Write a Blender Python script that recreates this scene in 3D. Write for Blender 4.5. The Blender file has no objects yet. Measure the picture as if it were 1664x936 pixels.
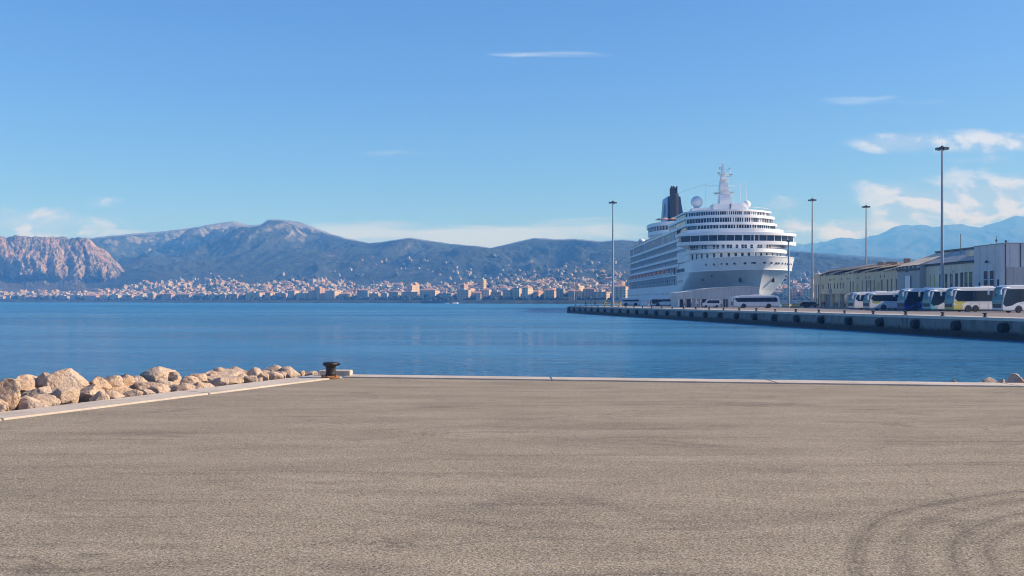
import bpy, bmesh, math, random
import numpy as np
from mathutils import Vector, Matrix, Euler
R = math.radians
random.seed(7)
rng = np.random.default_rng(11)
scene = bpy.context.scene
COL = scene.collection

# ------------------------------------------------------------------ camera
F, U0, H = 1618.0, 832.0, 488.0        # focal length, principal column and horizon row, in photograph pixels
CZ = 1.9
cam = bpy.data.cameras.new("camera"); camo = bpy.data.objects.new("camera", cam); COL.objects.link(camo)
cam.sensor_width = 36; cam.lens = 36 * F / 1664
cam.shift_y = (H - 468) / 1664
camo.location = (0, 0, CZ); camo.rotation_euler = (R(90), 0, 0)
cam.clip_start = 0.1; cam.clip_end = 60000
scene.camera = camo

# ------------------------------------------------------------------ light
SUN_EL, SUN_AZ = 30.0, 0.5             # azimuth from +X towards +Y
sd = Vector((math.cos(R(SUN_EL)) * math.cos(R(SUN_AZ)), math.cos(R(SUN_EL)) * math.sin(R(SUN_AZ)), math.sin(R(SUN_EL))))
sun = bpy.data.lights.new("sun", 'SUN'); suno = bpy.data.objects.new("sun", sun); COL.objects.link(suno)
sun.energy = 5.0; sun.angle = R(0.5); sun.color = (1.0, 0.90, 0.82)
suno.rotation_euler = sd.to_track_quat('Z', 'Y').to_euler(); suno.location = (60, 0, 80)
scene.view_settings.view_transform = 'Standard'; scene.view_settings.look = 'None'
scene.view_settings.exposure = 0.42; scene.view_settings.gamma = 1.0
scene.view_settings.use_curve_mapping = False
scene.cycles.max_bounces = 6; scene.cycles.volume_bounces = 1
scene.cycles.use_denoising = True; scene.cycles.filter_width = 1.05
scene.cycles.sample_clamp_indirect = 4.0

world = bpy.data.worlds.new("World"); scene.world = world; world.use_nodes = True
class NT:
    """small helper for node graphs"""
    def __init__(s, tree): s.t = tree; s.n = tree.nodes; s.l = tree.links
    def new(s, kind, **kw):
        n = s.n.new(kind)
        for k, v in kw.items(): setattr(n, k, v)
        return n
    def put(s, sock, v):
        if hasattr(v, 'is_linked') or isinstance(v, bpy.types.NodeSocket): s.l.new(v, sock)
        elif isinstance(v, (tuple, list)) and len(v) == 3 and sock.type == 'RGBA': sock.default_value = (*v, 1)
        else: sock.default_value = v
    def math(s, op, a, b=None, c=None, clamp=False):
        n = s.new('ShaderNodeMath', operation=op, use_clamp=clamp)
        for i, v in enumerate((a, b, c)):
            if v is not None: s.put(n.inputs[i], v)
        return n.outputs[0]
    def noise(s, vec, scale, detail=4, rough=.55, dist=0.0):
        n = s.new('ShaderNodeTexNoise')
        if vec is not None: s.put(n.inputs['Vector'], vec)
        n.inputs['Scale'].default_value = scale; n.inputs['Detail'].default_value = detail
        n.inputs['Roughness'].default_value = rough; n.inputs['Distortion'].default_value = dist
        return n.outputs[0]
    def mapr(s, v, a, b, c=0., d=1., smooth=False):
        n = s.new('ShaderNodeMapRange')
        if smooth: n.interpolation_type = 'SMOOTHSTEP'
        s.put(n.inputs[0], v)
        for i, x in enumerate((a, b, c, d)): s.put(n.inputs[i + 1], x)
        return n.outputs[0]
    def mix(s, f, a, b, mode='MIX'):
        n = s.new('ShaderNodeMix', data_type='RGBA', blend_type=mode)
        s.put(n.inputs[0], f); s.put(n.inputs[6], a); s.put(n.inputs[7], b)
        return n.outputs[2]
    def ramp(s, f, stops):
        n = s.new('ShaderNodeValToRGB'); e = n.color_ramp.elements
        while len(e) < len(stops): e.new(.5)
        for el, (p, c) in zip(e, stops): el.position = p; el.color = (*c, 1)
        s.put(n.inputs[0], f); return n.outputs[0]
    def xyz(s, x, y, z):
        n = s.new('ShaderNodeCombineXYZ'); s.put(n.inputs[0], x); s.put(n.inputs[1], y); s.put(n.inputs[2], z); return n.outputs[0]
    def sep(s, v):
        n = s.new('ShaderNodeSeparateXYZ'); s.put(n.inputs[0], v); return n.outputs
    def mapping(s, v, loc=(0, 0, 0), rot=(0, 0, 0), scale=(1, 1, 1)):
        n = s.new('ShaderNodeMapping'); s.put(n.inputs[0], v)
        n.inputs[1].default_value = loc; n.inputs[2].default_value = rot; n.inputs[3].default_value = scale
        return n.outputs[0]

def build_world():
    g = NT(world.node_tree); g.n.clear()
    out = g.new('ShaderNodeOutputWorld'); bg = g.new('ShaderNodeBackground')
    sky = g.new('ShaderNodeTexSky'); sky.sky_type = 'NISHITA'; sky.sun_disc = False
    sky.sun_elevation = R(SUN_EL); sky.sun_rotation = R(90 - SUN_AZ)
    sky.altitude = 0; sky.air_density = 1.0; sky.dust_density = .7; sky.ozone_density = 4.5
    tc = g.new('ShaderNodeTexCoord')
    x, y, z = g.sep(tc.outputs['Generated'])[:3]
    yy = g.math('MAXIMUM', y, 0.05)
    p = g.math('DIVIDE', x, yy); q = g.math('DIVIDE', z, yy)    # tangent of azimuth and elevation
    front = g.mapr(y, 0.1, 0.3)
    def E(u, v): return (u - U0) / F, (H - v) / F
    # soft regions of the sky where cloud gathers: centre, radii, weight, wispy 0/1
    puffs = [(1565, 340, 170, 56, 1.15), (1650, 330, 70, 40, .6), (1440, 330, 60, 14, .9), (1480, 352, 50, 28, .8), (1350, 378, 110, 22, .8),
             (1285, 329, 34, 11, .8), (1560, 232, 160, 19, 1.1), (1620, 258, 90, 9, .7), (45, 357, 135, 20, 1.05), (1610, 335, 80, 40, .9),
             (172, 329, 34, 12, .8), (90, 380, 140, 9, .7), (1230, 360, 110, 24, .15), (375, 336, 16, 5, .4), (880, 360, 40, 6, .35)]
    wisps = [(885, 90, 120, 7, .80), (1455, 164, 105, 11, .75), (650, 249, 70, 7, .50), (600, 378, 110, 20, 1.1),
             (770, 386, 190, 20, 1.2), (960, 372, 110, 18, .8), (1500, 372, 240, 18, .8), (900, 128, 70, 7, .3)]
    def field(items):
        acc = None
        for (u, v, ru, rv, w) in items:
            cu, cv = E(u, v)
            a = g.math('DIVIDE', g.math('SUBTRACT', p, cu), ru / F); b = g.math('DIVIDE', g.math('SUBTRACT', q, cv), rv / F)
            d = g.math('ADD', g.math('MULTIPLY', a, a), g.math('MULTIPLY', b, b))
            m = g.math('MULTIPLY', g.math('SUBTRACT', 1.0, g.math('MINIMUM', g.math('MULTIPLY', d, .5), 1.0)), w)
            acc = m if acc is None else g.math('MAXIMUM', acc, m)
        return acc
    pv = g.xyz(p, g.math('MULTIPLY', q, 1.9), 0.0)
    mp = field(puffs); mw = field(wisps)
    def puffnoise(vec):
        n1 = g.noise(vec, 13, 9, .58, .25)
        return n1
    n1 = puffnoise(pv)
    n2 = puffnoise(g.mapping(pv, loc=(-.012, -.014, 0)))
    dens = g.math('ADD', mp, g.math('MULTIPLY', g.math('SUBTRACT', n1, .5), 2.4))
    a1 = g.mapr(dens, .22, 1.05, 0, 1, True)
    a1 = g.math('MULTIPLY', a1, g.mapr(mp, 0.02, .3))
    lit = g.mapr(g.math('SUBTRACT', n1, n2), -.03, .06)
    wv = g.xyz(p, g.math('MULTIPLY', q, 7.), .3)
    wn = g.noise(wv, 9, 8, .6, .6)
    a2 = g.mapr(g.math('ADD', mw, g.math('MULTIPLY', g.math('SUBTRACT', wn, .5), 1.9)), .30, 1.15, 0, .85, True)
    a2 = g.math('MULTIPLY', a2, g.mapr(mw, 0.02, .3))
    # fill below the horizon with the colour of the sky just above it
    base = g.mix(1.0, sky.outputs[0], (.057, .079, .120), 'MULTIPLY')   # Background strength 0.06 to 0.13
    ccol = g.mix(lit, (.30, .42, .64), (.62, .68, .78))
    c = g.mix(g.math('MULTIPLY', g.math('MULTIPLY', a2, front), .8), base, (.56, .65, .78))
    c = g.mix(g.math('MULTIPLY', g.math('MULTIPLY', a1, front), .85), c, ccol)
    g.l.new(c, bg.inputs[0]); bg.inputs[1].default_value = 1.0
    g.l.new(bg.outputs[0], out.inputs[0])
build_world()

# ------------------------------------------------------------------ materials
def material(name):
    m = bpy.data.materials.new(name); m.use_nodes = True
    g = NT(m.node_tree); b = g.n['Principled BSDF']
    return m, g, b
def simple(name, col, rough=.6, metal=0., var=.12, vscale=1.5, bump=0., bscale=20., spec=.5, coat=0.):
    """paint, metal or stone with uneven tone, dirt and faint bumps"""
    m, g, b = material(name)
    tc = g.new('ShaderNodeTexCoord').outputs['Object']
    n = g.noise(tc, vscale, 6, .6)
    lo = tuple(c * (1 - var) for c in col); hi = tuple(min(1, c * (1 + var)) for c in col)
    g.put(b.inputs['Base Color'], g.ramp(n, [(.3, lo), (.7, hi)]))
    g.put(b.inputs['Roughness'], g.mapr(n, .3, .7, max(.02, rough - .06), min(1, rough + .08)))
    b.inputs['Metallic'].default_value = metal; b.inputs['Specular IOR Level'].default_value = spec
    b.inputs['Coat Weight'].default_value = coat
    if bump:
        bn = g.new('ShaderNodeBump'); bn.inputs['Strength'].default_value = bump; bn.inputs['Distance'].default_value = .02
        g.put(bn.inputs['Height'], g.noise(tc, bscale, 5, .6)); g.put(b.inputs['Normal'], bn.outputs[0])
    return m
def hull_mat(name, col):
    m, g, b = material(name)
    tc = g.new('ShaderNodeTexCoord').outputs['Object']; x, y, z = g.sep(tc)[:3]
    fy = g.math('FRACT', g.math('DIVIDE', y, 7.5)); fz = g.math('FRACT', g.math('DIVIDE', z, 2.6))
    seam = g.math('MAXIMUM', g.math('LESS_THAN', fy, .012), g.math('LESS_THAN', fz, .03))
    st = g.noise(g.mapping(tc, scale=(.5, .5, .05)), 1.6, 6, .7); n = g.noise(tc, .12, 5, .6)
    c = g.ramp(n, [(.3, tuple(k * .9 for k in col)), (.7, tuple(min(1, k * 1.06) for k in col))])
    c = g.mix(g.mapr(st, .52, .70, 0, .32), c, tuple(k * .6 for k in col))
    c = g.mix(g.mapr(st, .66, .74, 0, .30), c, (.34, .20, .12))
    c = g.mix(g.math('MULTIPLY', seam, .28), c, tuple(k * .45 for k in col))
    g.put(b.inputs['Base Color'], c); b.inputs['Roughness'].default_value = .4
    bn = g.new('ShaderNodeBump'); bn.inputs['Distance'].default_value = .25; bn.inputs['Strength'].default_value = .25
    g.put(bn.inputs['Height'], g.noise(g.mapping(tc, scale=(1, .3, .7)), .5, 3, .5)); g.put(b.inputs['Normal'], bn.outputs[0])
    return m
M = {}
M['white'] = simple('white_paint', (.80, .80, .79), .4, var=.05, vscale=.25)
M['shellwhite'] = hull_mat('white_hull_plating', (.82, .82, .81))
M['shipwhite'] = simple('ship_white_paint', (.82, .82, .81), .35, var=.05, vscale=.09)
M['hullgrey'] = hull_mat('pale_grey_lower_bow', (.54, .56, .56))  # grey tone of the hull below the knuckle, towards the stem
M['glass'] = simple('dark_window_glass', (.012, .024, .042), .07, var=.3, vscale=.4, spec=.35)
M['shipglass'] = simple('ship_window_glass', (.014, .030, .062), .12, var=.6, vscale=.5, spec=.3)
M['navy'] = simple('navy_funnel_paint', (.012, .030, .085), .45, var=.2)
M['paleblue'] = simple('pale_blue_funnel_paint', (.30, .42, .58), .45, var=.08)
M['soot'] = simple('sooty_steel', (.04, .036, .034), .7, var=.4)
M['rustpipe'] = simple('weathered_brown_steel', (.22, .15, .10), .7, var=.35)
M['steel'] = simple('galvanised_steel', (.34, .36, .38), .5, metal=.35, var=.1)
M['darkmetal'] = simple('dark_painted_metal', (.06, .062, .068), .55, var=.3)
M['tyre'] = simple('tyre_rubber', (.018, .018, .019), .85, var=.3)
M['rim'] = simple('wheel_rim_metal', (.45, .46, .48), .4, metal=.5, var=.1)
M['orange'] = simple('orange_red_paint', (.62, .13, .06), .5, var=.2)
M['tan'] = simple('tan_canvas', (.60, .32, .18), .8, var=.2)
M['yellow'] = simple('worn_yellow_paint', (.62, .42, .07), .6, var=.25, vscale=3)
M['redlens'] = simple('red_lamp_lens', (.35, .02, .02), .3)
M['lens'] = simple('clear_lamp_lens', (.55, .56, .57), .15)
M['balcony'] = simple('recess_glass_and_shade', (.15, .18, .22), .6, var=.25, vscale=.5)  # dark tone paints in the shadow and glass of the ship's recesses
M['railglass'] = simple('tinted_balcony_glass', (.09, .13, .18), .25, var=.2, vscale=.6)
M['chain'] = simple('rusty_chain_steel', (.12, .07, .045), .8, var=.4, vscale=5)

# ------------------------------------------------------------------ object helpers
def tag(o, label=None, cat=None, group=None, kind=None):
    if label: o['label'] = label
    if cat: o['category'] = cat
    if group: o['group'] = group
    if kind: o['kind'] = kind
    return o
def empty(name, loc=(0, 0, 0), rz=0., label=None, cat=None, group=None):
    o = bpy.data.objects.new(name, None); COL.objects.link(o); o.location = loc; o.rotation_euler = (0, 0, rz)
    o.empty_display_size = .1
    return tag(o, label, cat, group)
def copy_tree(o, parent=None):
    c = o.copy(); COL.objects.link(c); c.parent = parent
    for ch in list(o.children): copy_tree(ch, c)
    return c
class MB:
    """collects verts and faces for ONE mesh object"""
    def __init__(s): s.v = []; s.f = []; s.m = []
    def add(s, vs, fs, mi=0):
        o = len(s.v); s.v += [tuple(v) for v in vs]; s.f += [tuple(i + o for i in f) for f in fs]; s.m += [mi] * len(fs)
    def box(s, x0, x1, y0, y1, z0, z1, mi=0):
        s.add([(x0, y0, z0), (x1, y0, z0), (x1, y1, z0), (x0, y1, z0), (x0, y0, z1), (x1, y0, z1), (x1, y1, z1), (x0, y1, z1)],
              [(3, 2, 1, 0), (4, 5, 6, 7), (0, 1, 5, 4), (1, 2, 6, 5), (2, 3, 7, 6), (3, 0, 4, 7)], mi)
    def obox(s, c, sx, sy, sz, rz=0., mi=0):
        """box centred on c, turned about z"""
        ca, sa = math.cos(rz), math.sin(rz); vs = []
        for dz in (-sz / 2, sz / 2):
            for dx, dy in ((-sx / 2, -sy / 2), (sx / 2, -sy / 2), (sx / 2, sy / 2), (-sx / 2, sy / 2)):
                vs.append((c[0] + dx * ca - dy * sa, c[1] + dx * sa + dy * ca, c[2] + dz))
        s.add(vs, [(3, 2, 1, 0), (4, 5, 6, 7), (0, 1, 5, 4), (1, 2, 6, 5), (2, 3, 7, 6), (3, 0, 4, 7)], mi)
    def tube(s, a, b, r0, r1=None, n=8, mi=0, cap=True):
        r1 = r0 if r1 is None else r1
        a, b = Vector(a), Vector(b); d = (b - a).normalized()
        x = d.orthogonal().normalized(); y = d.cross(x); vs = []
        for c, r in ((a, r0), (b, r1)):
            for k in range(n):
                t = 2 * math.pi * k / n; vs.append(c + x * (r * math.cos(t)) + y * (r * math.sin(t)))
        fs = [(k, (k + 1) % n, n + (k + 1) % n, n + k) for k in range(n)]
        if cap: fs += [tuple(range(n))[::-1], tuple(range(n, 2 * n))]
        s.add(vs, fs, mi)
    def lathe(s, prof, c=(0, 0, 0), n=16, axis='z', mi=0):
        """prof: (radius, height) pairs, bottom to top"""
        vs = []; m = len(prof)
        for k in range(n):
            t = 2 * math.pi * k / n
            for r, h in prof:
                v = (r * math.cos(t), r * math.sin(t), h)
                if axis == 'x': v = (h, v[0], v[1])
                if axis == 'y': v = (v[0], h, v[1])
                vs.append((v[0] + c[0], v[1] + c[1], v[2] + c[2]))
        fs = []
        for k in range(n):
            k2 = (k + 1) % n
            for j in range(m - 1): fs.append((k * m + j, k2 * m + j, k2 * m + j + 1, k * m + j + 1))
        fs.append(tuple(k * m for k in range(n))[::-1]); fs.append(tuple(k * m + m - 1 for k in range(n)))
        s.add(vs, fs, mi)
    def prism(s, poly, z0, z1, mi=0, mi_top=None):
        """plan polygon (counter-clockwise) between two heights"""
        n = len(poly)
        s.add([(x, y, z0) for x, y in poly] + [(x, y, z1) for x, y in poly],
              [(k, (k + 1) % n, n + (k + 1) % n, n + k) for k in range(n)] + [tuple(range(n))[::-1]], mi)
        s.add([(x, y, z1) for x, y in poly], [tuple(range(n))], mi if mi_top is None else mi_top)
    def yprism(s, poly, y0, y1, mi=0):
        """side-view polygon in (x, z) extruded across y"""
        n = len(poly)
        s.add([(x, y0, z) for x, z in poly] + [(x, y1, z) for x, z in poly],
              [(k, (k + 1) % n, n + (k + 1) % n, n + k) for k in range(n)] + [tuple(range(n))[::-1], tuple(range(n, 2 * n))], mi)
    def build(s, name, mat, parent=None, smooth=False, bevel=0., loc=None, rz=0., recalc=True):
        me = bpy.data.meshes.new(name); me.from_pydata(s.v, [], s.f)
        for m in (mat if isinstance(mat, (list, tuple)) else [mat]): me.materials.append(m)
        me.polygons.foreach_set('material_index', s.m)
        if recalc or bevel:
            bm = bmesh.new(); bm.from_mesh(me)
            if bevel:
                bmesh.ops.remove_doubles(bm, verts=bm.verts, dist=1e-5)
                bmesh.ops.recalc_face_normals(bm, faces=bm.faces)
                ed = [e for e in bm.edges if len(e.link_faces) == 2 and e.calc_face_angle(0) > .5]
                bmesh.ops.bevel(bm, geom=ed, offset=bevel, segments=2, affect='EDGES', clamp_overlap=True)
            bmesh.ops.recalc_face_normals(bm, faces=bm.faces)
            bm.to_mesh(me); bm.free()
        if smooth: me.polygons.foreach_set('use_smooth', [True] * len(me.polygons))
        me.update()
        o = bpy.data.objects.new(name, me); COL.objects.link(o)
        if parent: o.parent = parent
        if loc: o.location = loc
        o.rotation_euler = (0, 0, rz)
        return o
def grid_mesh(name, P, mat, smooth=True, mi=None, parent=None):
    """P: array (a, b, 3) of points; fast grid mesh"""
    a, b = P.shape[:2]; me = bpy.data.meshes.new(name)
    idx = np.arange(a * b).reshape(a, b)
    f = np.stack([idx[:-1, :-1], idx[1:, :-1], idx[1:, 1:], idx[:-1, 1:]], -1).reshape(-1, 4)
    me.vertices.add(a * b); me.vertices.foreach_set('co', P.reshape(-1).astype(np.float32))
    me.loops.add(f.size); me.loops.foreach_set('vertex_index', f.reshape(-1).astype(np.int32))
    me.polygons.add(len(f)); me.polygons.foreach_set('loop_start', np.arange(0, f.size, 4, dtype=np.int32))
    for m in (mat if isinstance(mat, (list, tuple)) else [mat]): me.materials.append(m)
    me.polygons.foreach_set('use_smooth', np.full(len(f), smooth))
    if mi is not None: me.polygons.foreach_set('material_index', mi.reshape(-1).astype(np.int32))
    me.update(calc_edges=True); me.validate()
    o = bpy.data.objects.new(name, me); COL.objects.link(o)
    if parent: o.parent = parent
    return o
def X(u, Y): return (u - U0) / F * Y
def Zat(v, Y): return CZ + (H - v) * Y / F
ORD = ['', 'first', 'second', 'third', 'fourth', 'fifth', 'sixth', 'seventh', 'eighth', 'ninth', 'tenth', 'eleventh', 'twelfth', 'thirteenth',
       'fourteenth', 'fifteenth', 'sixteenth', 'seventeenth', 'eighteenth', 'nineteenth']
def ordinal(n):
    if n < 20: return ORD[n]
    tens = ['', '', 'twenty', 'thirty', 'forty', 'fifty', 'sixty', 'seventy', 'eighty', 'ninety'][n // 10]
    if n % 10 == 0: return tens[:-1] + 'ieth'
    return tens + '-' + ORD[n % 10]
# numpy gradient noise
_perm = rng.permutation(512); _ang = rng.random(512) * 2 * np.pi
def perlin(x, y):
    xi = np.floor(x).astype(int); yi = np.floor(y).astype(int); xf = x - xi; yf = y - yi
    u = xf * xf * xf * (xf * (xf * 6 - 15) + 10); v = yf * yf * yf * (yf * (yf * 6 - 15) + 10)
    def gr(i, j):
        h = _perm[(_perm[i & 511] + j) & 511]; return np.cos(_ang[h]), np.sin(_ang[h])
    def dot(i, j, dx, dy):
        a, b = gr(i, j); return a * dx + b * dy
    n00 = dot(xi, yi, xf, yf); n10 = dot(xi + 1, yi, xf - 1, yf); n01 = dot(xi, yi + 1, xf, yf - 1); n11 = dot(xi + 1, yi + 1, xf - 1, yf - 1)
    return (n00 * (1 - u) + n10 * u) * (1 - v) + (n01 * (1 - u) + n11 * u) * v
def fbm(x, y, o=5, g=.5, l=2.03):
    s = 0; a = 1
    for k in range(o): s = s + a * perlin(x + 17.3 * k, y + 5.1 * k); x = x * l; y = y * l; a *= g
    return s
def ridged(x, y, o=5, g=.5, l=2.07):
    s = 0; a = 1; n = 0
    for k in range(o): s = s + a * (1 - 2 * np.abs(perlin(x + 31.7 * k, y + 9.2 * k))); n += a; x = x * l; y = y * l; a *= g
    return s / n
# ================================================================== THE SETTING
WZ = -2.3
def water():
    m, g, b = material('sea_water')
    pos = g.new('ShaderNodeNewGeometry').outputs['Position']
    b.inputs['Base Color'].default_value = (.008, .075, .19, 1)
    b.inputs['IOR'].default_value = 1.33
    cd = g.new('ShaderNodeCameraData')
    big = g.noise(g.mapping(pos, scale=(.004, .012, 1)), 1, 4, .6)
    g.put(b.inputs['Base Color'], g.ramp(big, [(.35, (.012, .120, .27)), (.65, (.040, .20, .36))]))
    w1 = g.noise(g.mapping(pos, rot=(0, 0, .25), scale=(.42, 1.25, 1)), 1, 4, .6, .5)
    w2 = g.noise(g.mapping(pos, rot=(0, 0, -.2), scale=(1.3, 2.6, 1)), 1, 3, .6, .5)
    w3 = g.noise(g.mapping(pos, scale=(.05, .13, 1)), 1, 3, .5)
    calm = g.mapr(g.noise(g.mapping(pos, rot=(0, 0, .1), scale=(.006, .03, 1)), 1, 4, .6), .38, .62, .55, 1.15, True)
    h = g.math('ADD', g.math('MULTIPLY', w1, 1.0), g.math('ADD', g.math('MULTIPLY', w2, .28), g.math('MULTIPLY', w3, 1.6)))
    bn = g.new('ShaderNodeBump'); g.put(bn.inputs['Strength'], g.math('MULTIPLY', calm, .85)); bn.inputs['Distance'].default_value = .8
    g.put(bn.inputs['Height'], h); g.put(b.inputs['Normal'], bn.outputs[0])
    px_, py_, pz_ = g.sep(pos)[:3]
    g.put(b.inputs['Roughness'], g.math('MULTIPLY', g.mapr(py_, 30, 600, .10, .36), g.mapr(g.noise(g.mapping(pos, rot=(0, 0, .06), scale=(.012, .06, 1)), 1, 5, .65), .36, .64, .6, 1.5)))
    # a real sheet with real low waves near the quay, flat far away
    ys = np.concatenate([np.linspace(-60, 22, 20), np.geomspace(23, 9700, 420)])
    us = np.concatenate([[-14000, -9000], np.linspace(-1, 1, 300), [9000, 14000]])
    P = np.zeros((len(us), len(ys), 3))
    for j, y in enumerate(ys):
        half = min(11900, 30 + abs(y) * 1.1)
        xs = np.clip(us, -1, 1) * half; xs[us < -1] = np.linspace(-11900, -half - 1, 2) if half < 11899 else -11900; xs[us > 1] = np.linspace(half + 1, 11900, 2) if half < 11899 else 11900
        amp = .035 * math.exp(-max(0, y - 20) / 120)
        P[:, j, 0] = np.sort(xs); P[:, j, 1] = y
        P[:, j, 2] = WZ + amp * fbm(P[:, j, 0] * .25, P[:, j, 1] * .8, 3)
    return tag(grid_mesh('water', P, m), kind='structure')
water()

# ---- our quay: asphalt yard with a pale concrete kerb strip
def asphalt():
    m, g, b = material('dusty_asphalt')
    pos = g.new('ShaderNodeNewGeometry').outputs['Position']
    fine = g.noise(pos, 42, 3, .75)
    vor = g.new('ShaderNodeTexVoronoi'); g.put(vor.inputs['Vector'], pos); vor.inputs['Scale'].default_value = 34
    vor2 = g.new('ShaderNodeTexVoronoi'); g.put(vor2.inputs['Vector'], pos); vor2.inputs['Scale'].default_value = 75
    grit = g.sep(vor2.outputs['Color'])[0]
    mid = g.noise(g.mapping(pos, rot=(0, 0, .06), scale=(.35, 1.3, 1)), 1, 7, .62)
    streak = g.noise(g.mapping(pos, rot=(0, 0, -.05), scale=(.16, 2.3, 1)), 1, 6, .7, .3)
    col = g.ramp(mid, [(.3, (.236, .201, .146)), (.5, (.300, .253, .182)), (.7, (.352, .298, .218))])
    col = g.mix(g.mapr(streak, .53, .68, 0, .46, True), col, (.15, .118, .094))
    blot = g.noise(g.mapping(pos, loc=(3, 1, 0), scale=(.4, .75, 1)), 1, 6, .68, .5)
    col = g.mix(g.mapr(blot, .53, .70, 0, .55, True), col, (.14, .112, .092))
    # curved tyre tracks to the right of the camera
    x, y, z = g.sep(pos)[:3]
    wob = g.math('MULTIPLY', g.math('SUBTRACT', g.noise(pos, .55, 2, .5), .5), .30)
    def ring(cx, cy, rad, w, k):
        dx = g.math('SUBTRACT', x, cx); dy = g.math('SUBTRACT', y, cy)
        d = g.math('SQRT', g.math('ADD', g.math('MULTIPLY', dx, dx), g.math('MULTIPLY', dy, dy)))
        e = g.math('ABSOLUTE', g.math('SUBTRACT', g.math('ADD', d, wob), rad))
        v = g.math('MULTIPLY', g.mapr(e, 0, w, 1, 0, True), g.mapr(g.noise(pos, 3.2, 4, .7), .35, .6, .45, 1))
        fine_ = g.math('ADD', .78, g.math('MULTIPLY', g.math('SINE', g.math('MULTIPLY', g.math('ADD', d, wob), 95.)), .22))
        return g.math('MULTIPLY', g.math('MULTIPLY', g.math('MULTIPLY', v, k), fine_), g.mapr(x, 7.2, 6.2, 0, 1))
    tr = None
    for a in ((6.2, 6.2, 3.85, .13, .66), (6.2, 6.2, 3.55, .16, .42), (6.2, 6.2, 3.18, .12, .66), (6.2, 6.2, 2.92, .10, .5), (6.2, 6.2, 2.6, .12, .6), (6.2, 6.2, 2.25, .12, .5)):
        r_ = ring(*a); tr = r_ if tr is None else g.math('MAXIMUM', tr, r_)
    for a in ((-3.4, 3.0, 4.75, .16, .34), (-14, -10, 21.3, .10, .22), (30, -12, 34.6, .09, .2), (-3.2, 3.3, 6.0, .12, .2)):
        dx = g.math('SUBTRACT', x, a[0]); dy = g.math('SUBTRACT', y, a[1])
        d = g.math('SQRT', g.math('ADD', g.math('MULTIPLY', dx, dx), g.math('MULTIPLY', dy, dy)))
        e = g.math('ABSOLUTE', g.math('SUBTRACT', g.math('ADD', d, wob), a[2]))
        v = g.math('MULTIPLY', g.math('MULTIPLY', g.mapr(e, 0, a[3], 1, 0, True), g.mapr(g.noise(pos, .8, 4, .7), .45, .62, 0, 1)), a[4])
        tr = g.math('MAXIMUM', tr, v)
    col = g.mix(tr, col, (.085, .068, .056))
    # thin cracks
    cr = g.new('ShaderNodeTexVoronoi', feature='DISTANCE_TO_EDGE'); cr.inputs['Scale'].default_value = 1
    warp = g.new('ShaderNodeVectorMath', operation='ADD')
    nz = g.new('ShaderNodeTexNoise'); nz.inputs['Scale'].default_value = 1.6; nz.inputs['Detail'].default_value = 5; g.put(nz.inputs['Vector'], pos)
    g.put(warp.inputs[0], g.mapping(pos, scale=(.16, .2, 1))); g.put(warp.inputs[1], g.mapping(nz.outputs['Color'], scale=(.3, .3, 0)))
    g.put(cr.inputs['Vector'], warp.outputs[0])
    crack = g.math('MULTIPLY', g.mapr(cr.outputs['Distance'], 0, .0045, 1, 0), g.mapr(g.noise(pos, .5, 2), .46, .56, 0, .42))
    col = g.mix(crack, col, (.05, .042, .038))
    # aggregate
    sp = g.math('ADD', g.math('MULTIPLY', g.math('SUBTRACT', fine, .5), 2.1), g.math('MULTIPLY', g.math('SUBTRACT', grit, .5), .8))
    f = g.math('ADD', 1.0, sp)
    col = g.mix(1.0, col, g.xyz(f, f, f), 'MULTIPLY')
    col = g.mix(g.mapr(grit, .93, .97, 0, .45), col, (.52, .46, .39))
    g.put(b.inputs['Base Color'], col)
    b.inputs['Roughness'].default_value = .92; b.inputs['Specular IOR Level'].default_value = .25
    hh = g.math('ADD', fine, g.math('MULTIPLY', vor.outputs['Distance'], .25))
    bn = g.new('ShaderNodeBump'); bn.inputs['Strength'].default_value = .75; bn.inputs['Distance'].default_value = .012
    g.put(bn.inputs['Height'], hh); g.put(b.inputs['Normal'], bn.outputs[0])
    return m
M['asphalt'] = asphalt()
def concrete(name, col, stain, waterline=False):
    m, g, b = material(name)
    pos = g.new('ShaderNodeNewGeometry').outputs['Position']
    n = g.noise(pos, .6, 7, .65); f = g.noise(pos, 14, 5, .65)
    v = g.noise(g.mapping(pos, scale=(1, .8, .12)), 1.5, 5, .65)
    c = g.ramp(n, [(.3, tuple(x * .85 for x in col)), (.7, tuple(min(1, x * 1.12) for x in col))])
    c = g.mix(g.mapr(v, .5, .68, 0, stain), c, tuple(x * .35 for x in col))
    if waterline:
        z = g.sep(pos)[2]
        zz = g.math('ADD', z, g.math('MULTIPLY', g.math('SUBTRACT', v, .5), 1.2))
        c = g.mix(g.mapr(zz, -1.25, -1.7, 0, .9), c, (.018, .020, .016))
    fs = g.mapr(f, .3, .7, .86, 1.12)
    c = g.mix(1.0, c, g.xyz(fs, fs, fs), 'MULTIPLY')
    g.put(b.inputs['Base Color'], c); b.inputs['Roughness'].default_value = .85
    bn = g.new('ShaderNodeBump'); bn.inputs['Strength'].default_value = .4; bn.inputs['Distance'].default_value = .01
    g.put(bn.inputs['Height'], f); g.put(b.inputs['Normal'], bn.outputs[0])
    return m
M['kerb'] = concrete('pale_kerb_concrete', (.56, .48, .39), .25)
M['pierwall'] = concrete('stained_pier_concrete', (.215, .21, .20), .85, True)
M['pierdeck'] = concrete('pale_pier_deck', (.36, .31, .265), .35)
M['coping'] = concrete('pale_coping_stone', (.62, .55, .47), .15)
inner = [(-4.15, 24.42), (11.1, 21.75), (60, 13.2), (60, -40), (-60, -40), (-14.6, 0.0), (-8.05, 15.75)]
outer_far = [(-4.35, 25.2), (11.6, 22.65), (60, 14.2)]
outer_left = [(-15.6, 0.0), (-8.75, 16.3), (-4.95, 25.2)]
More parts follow.
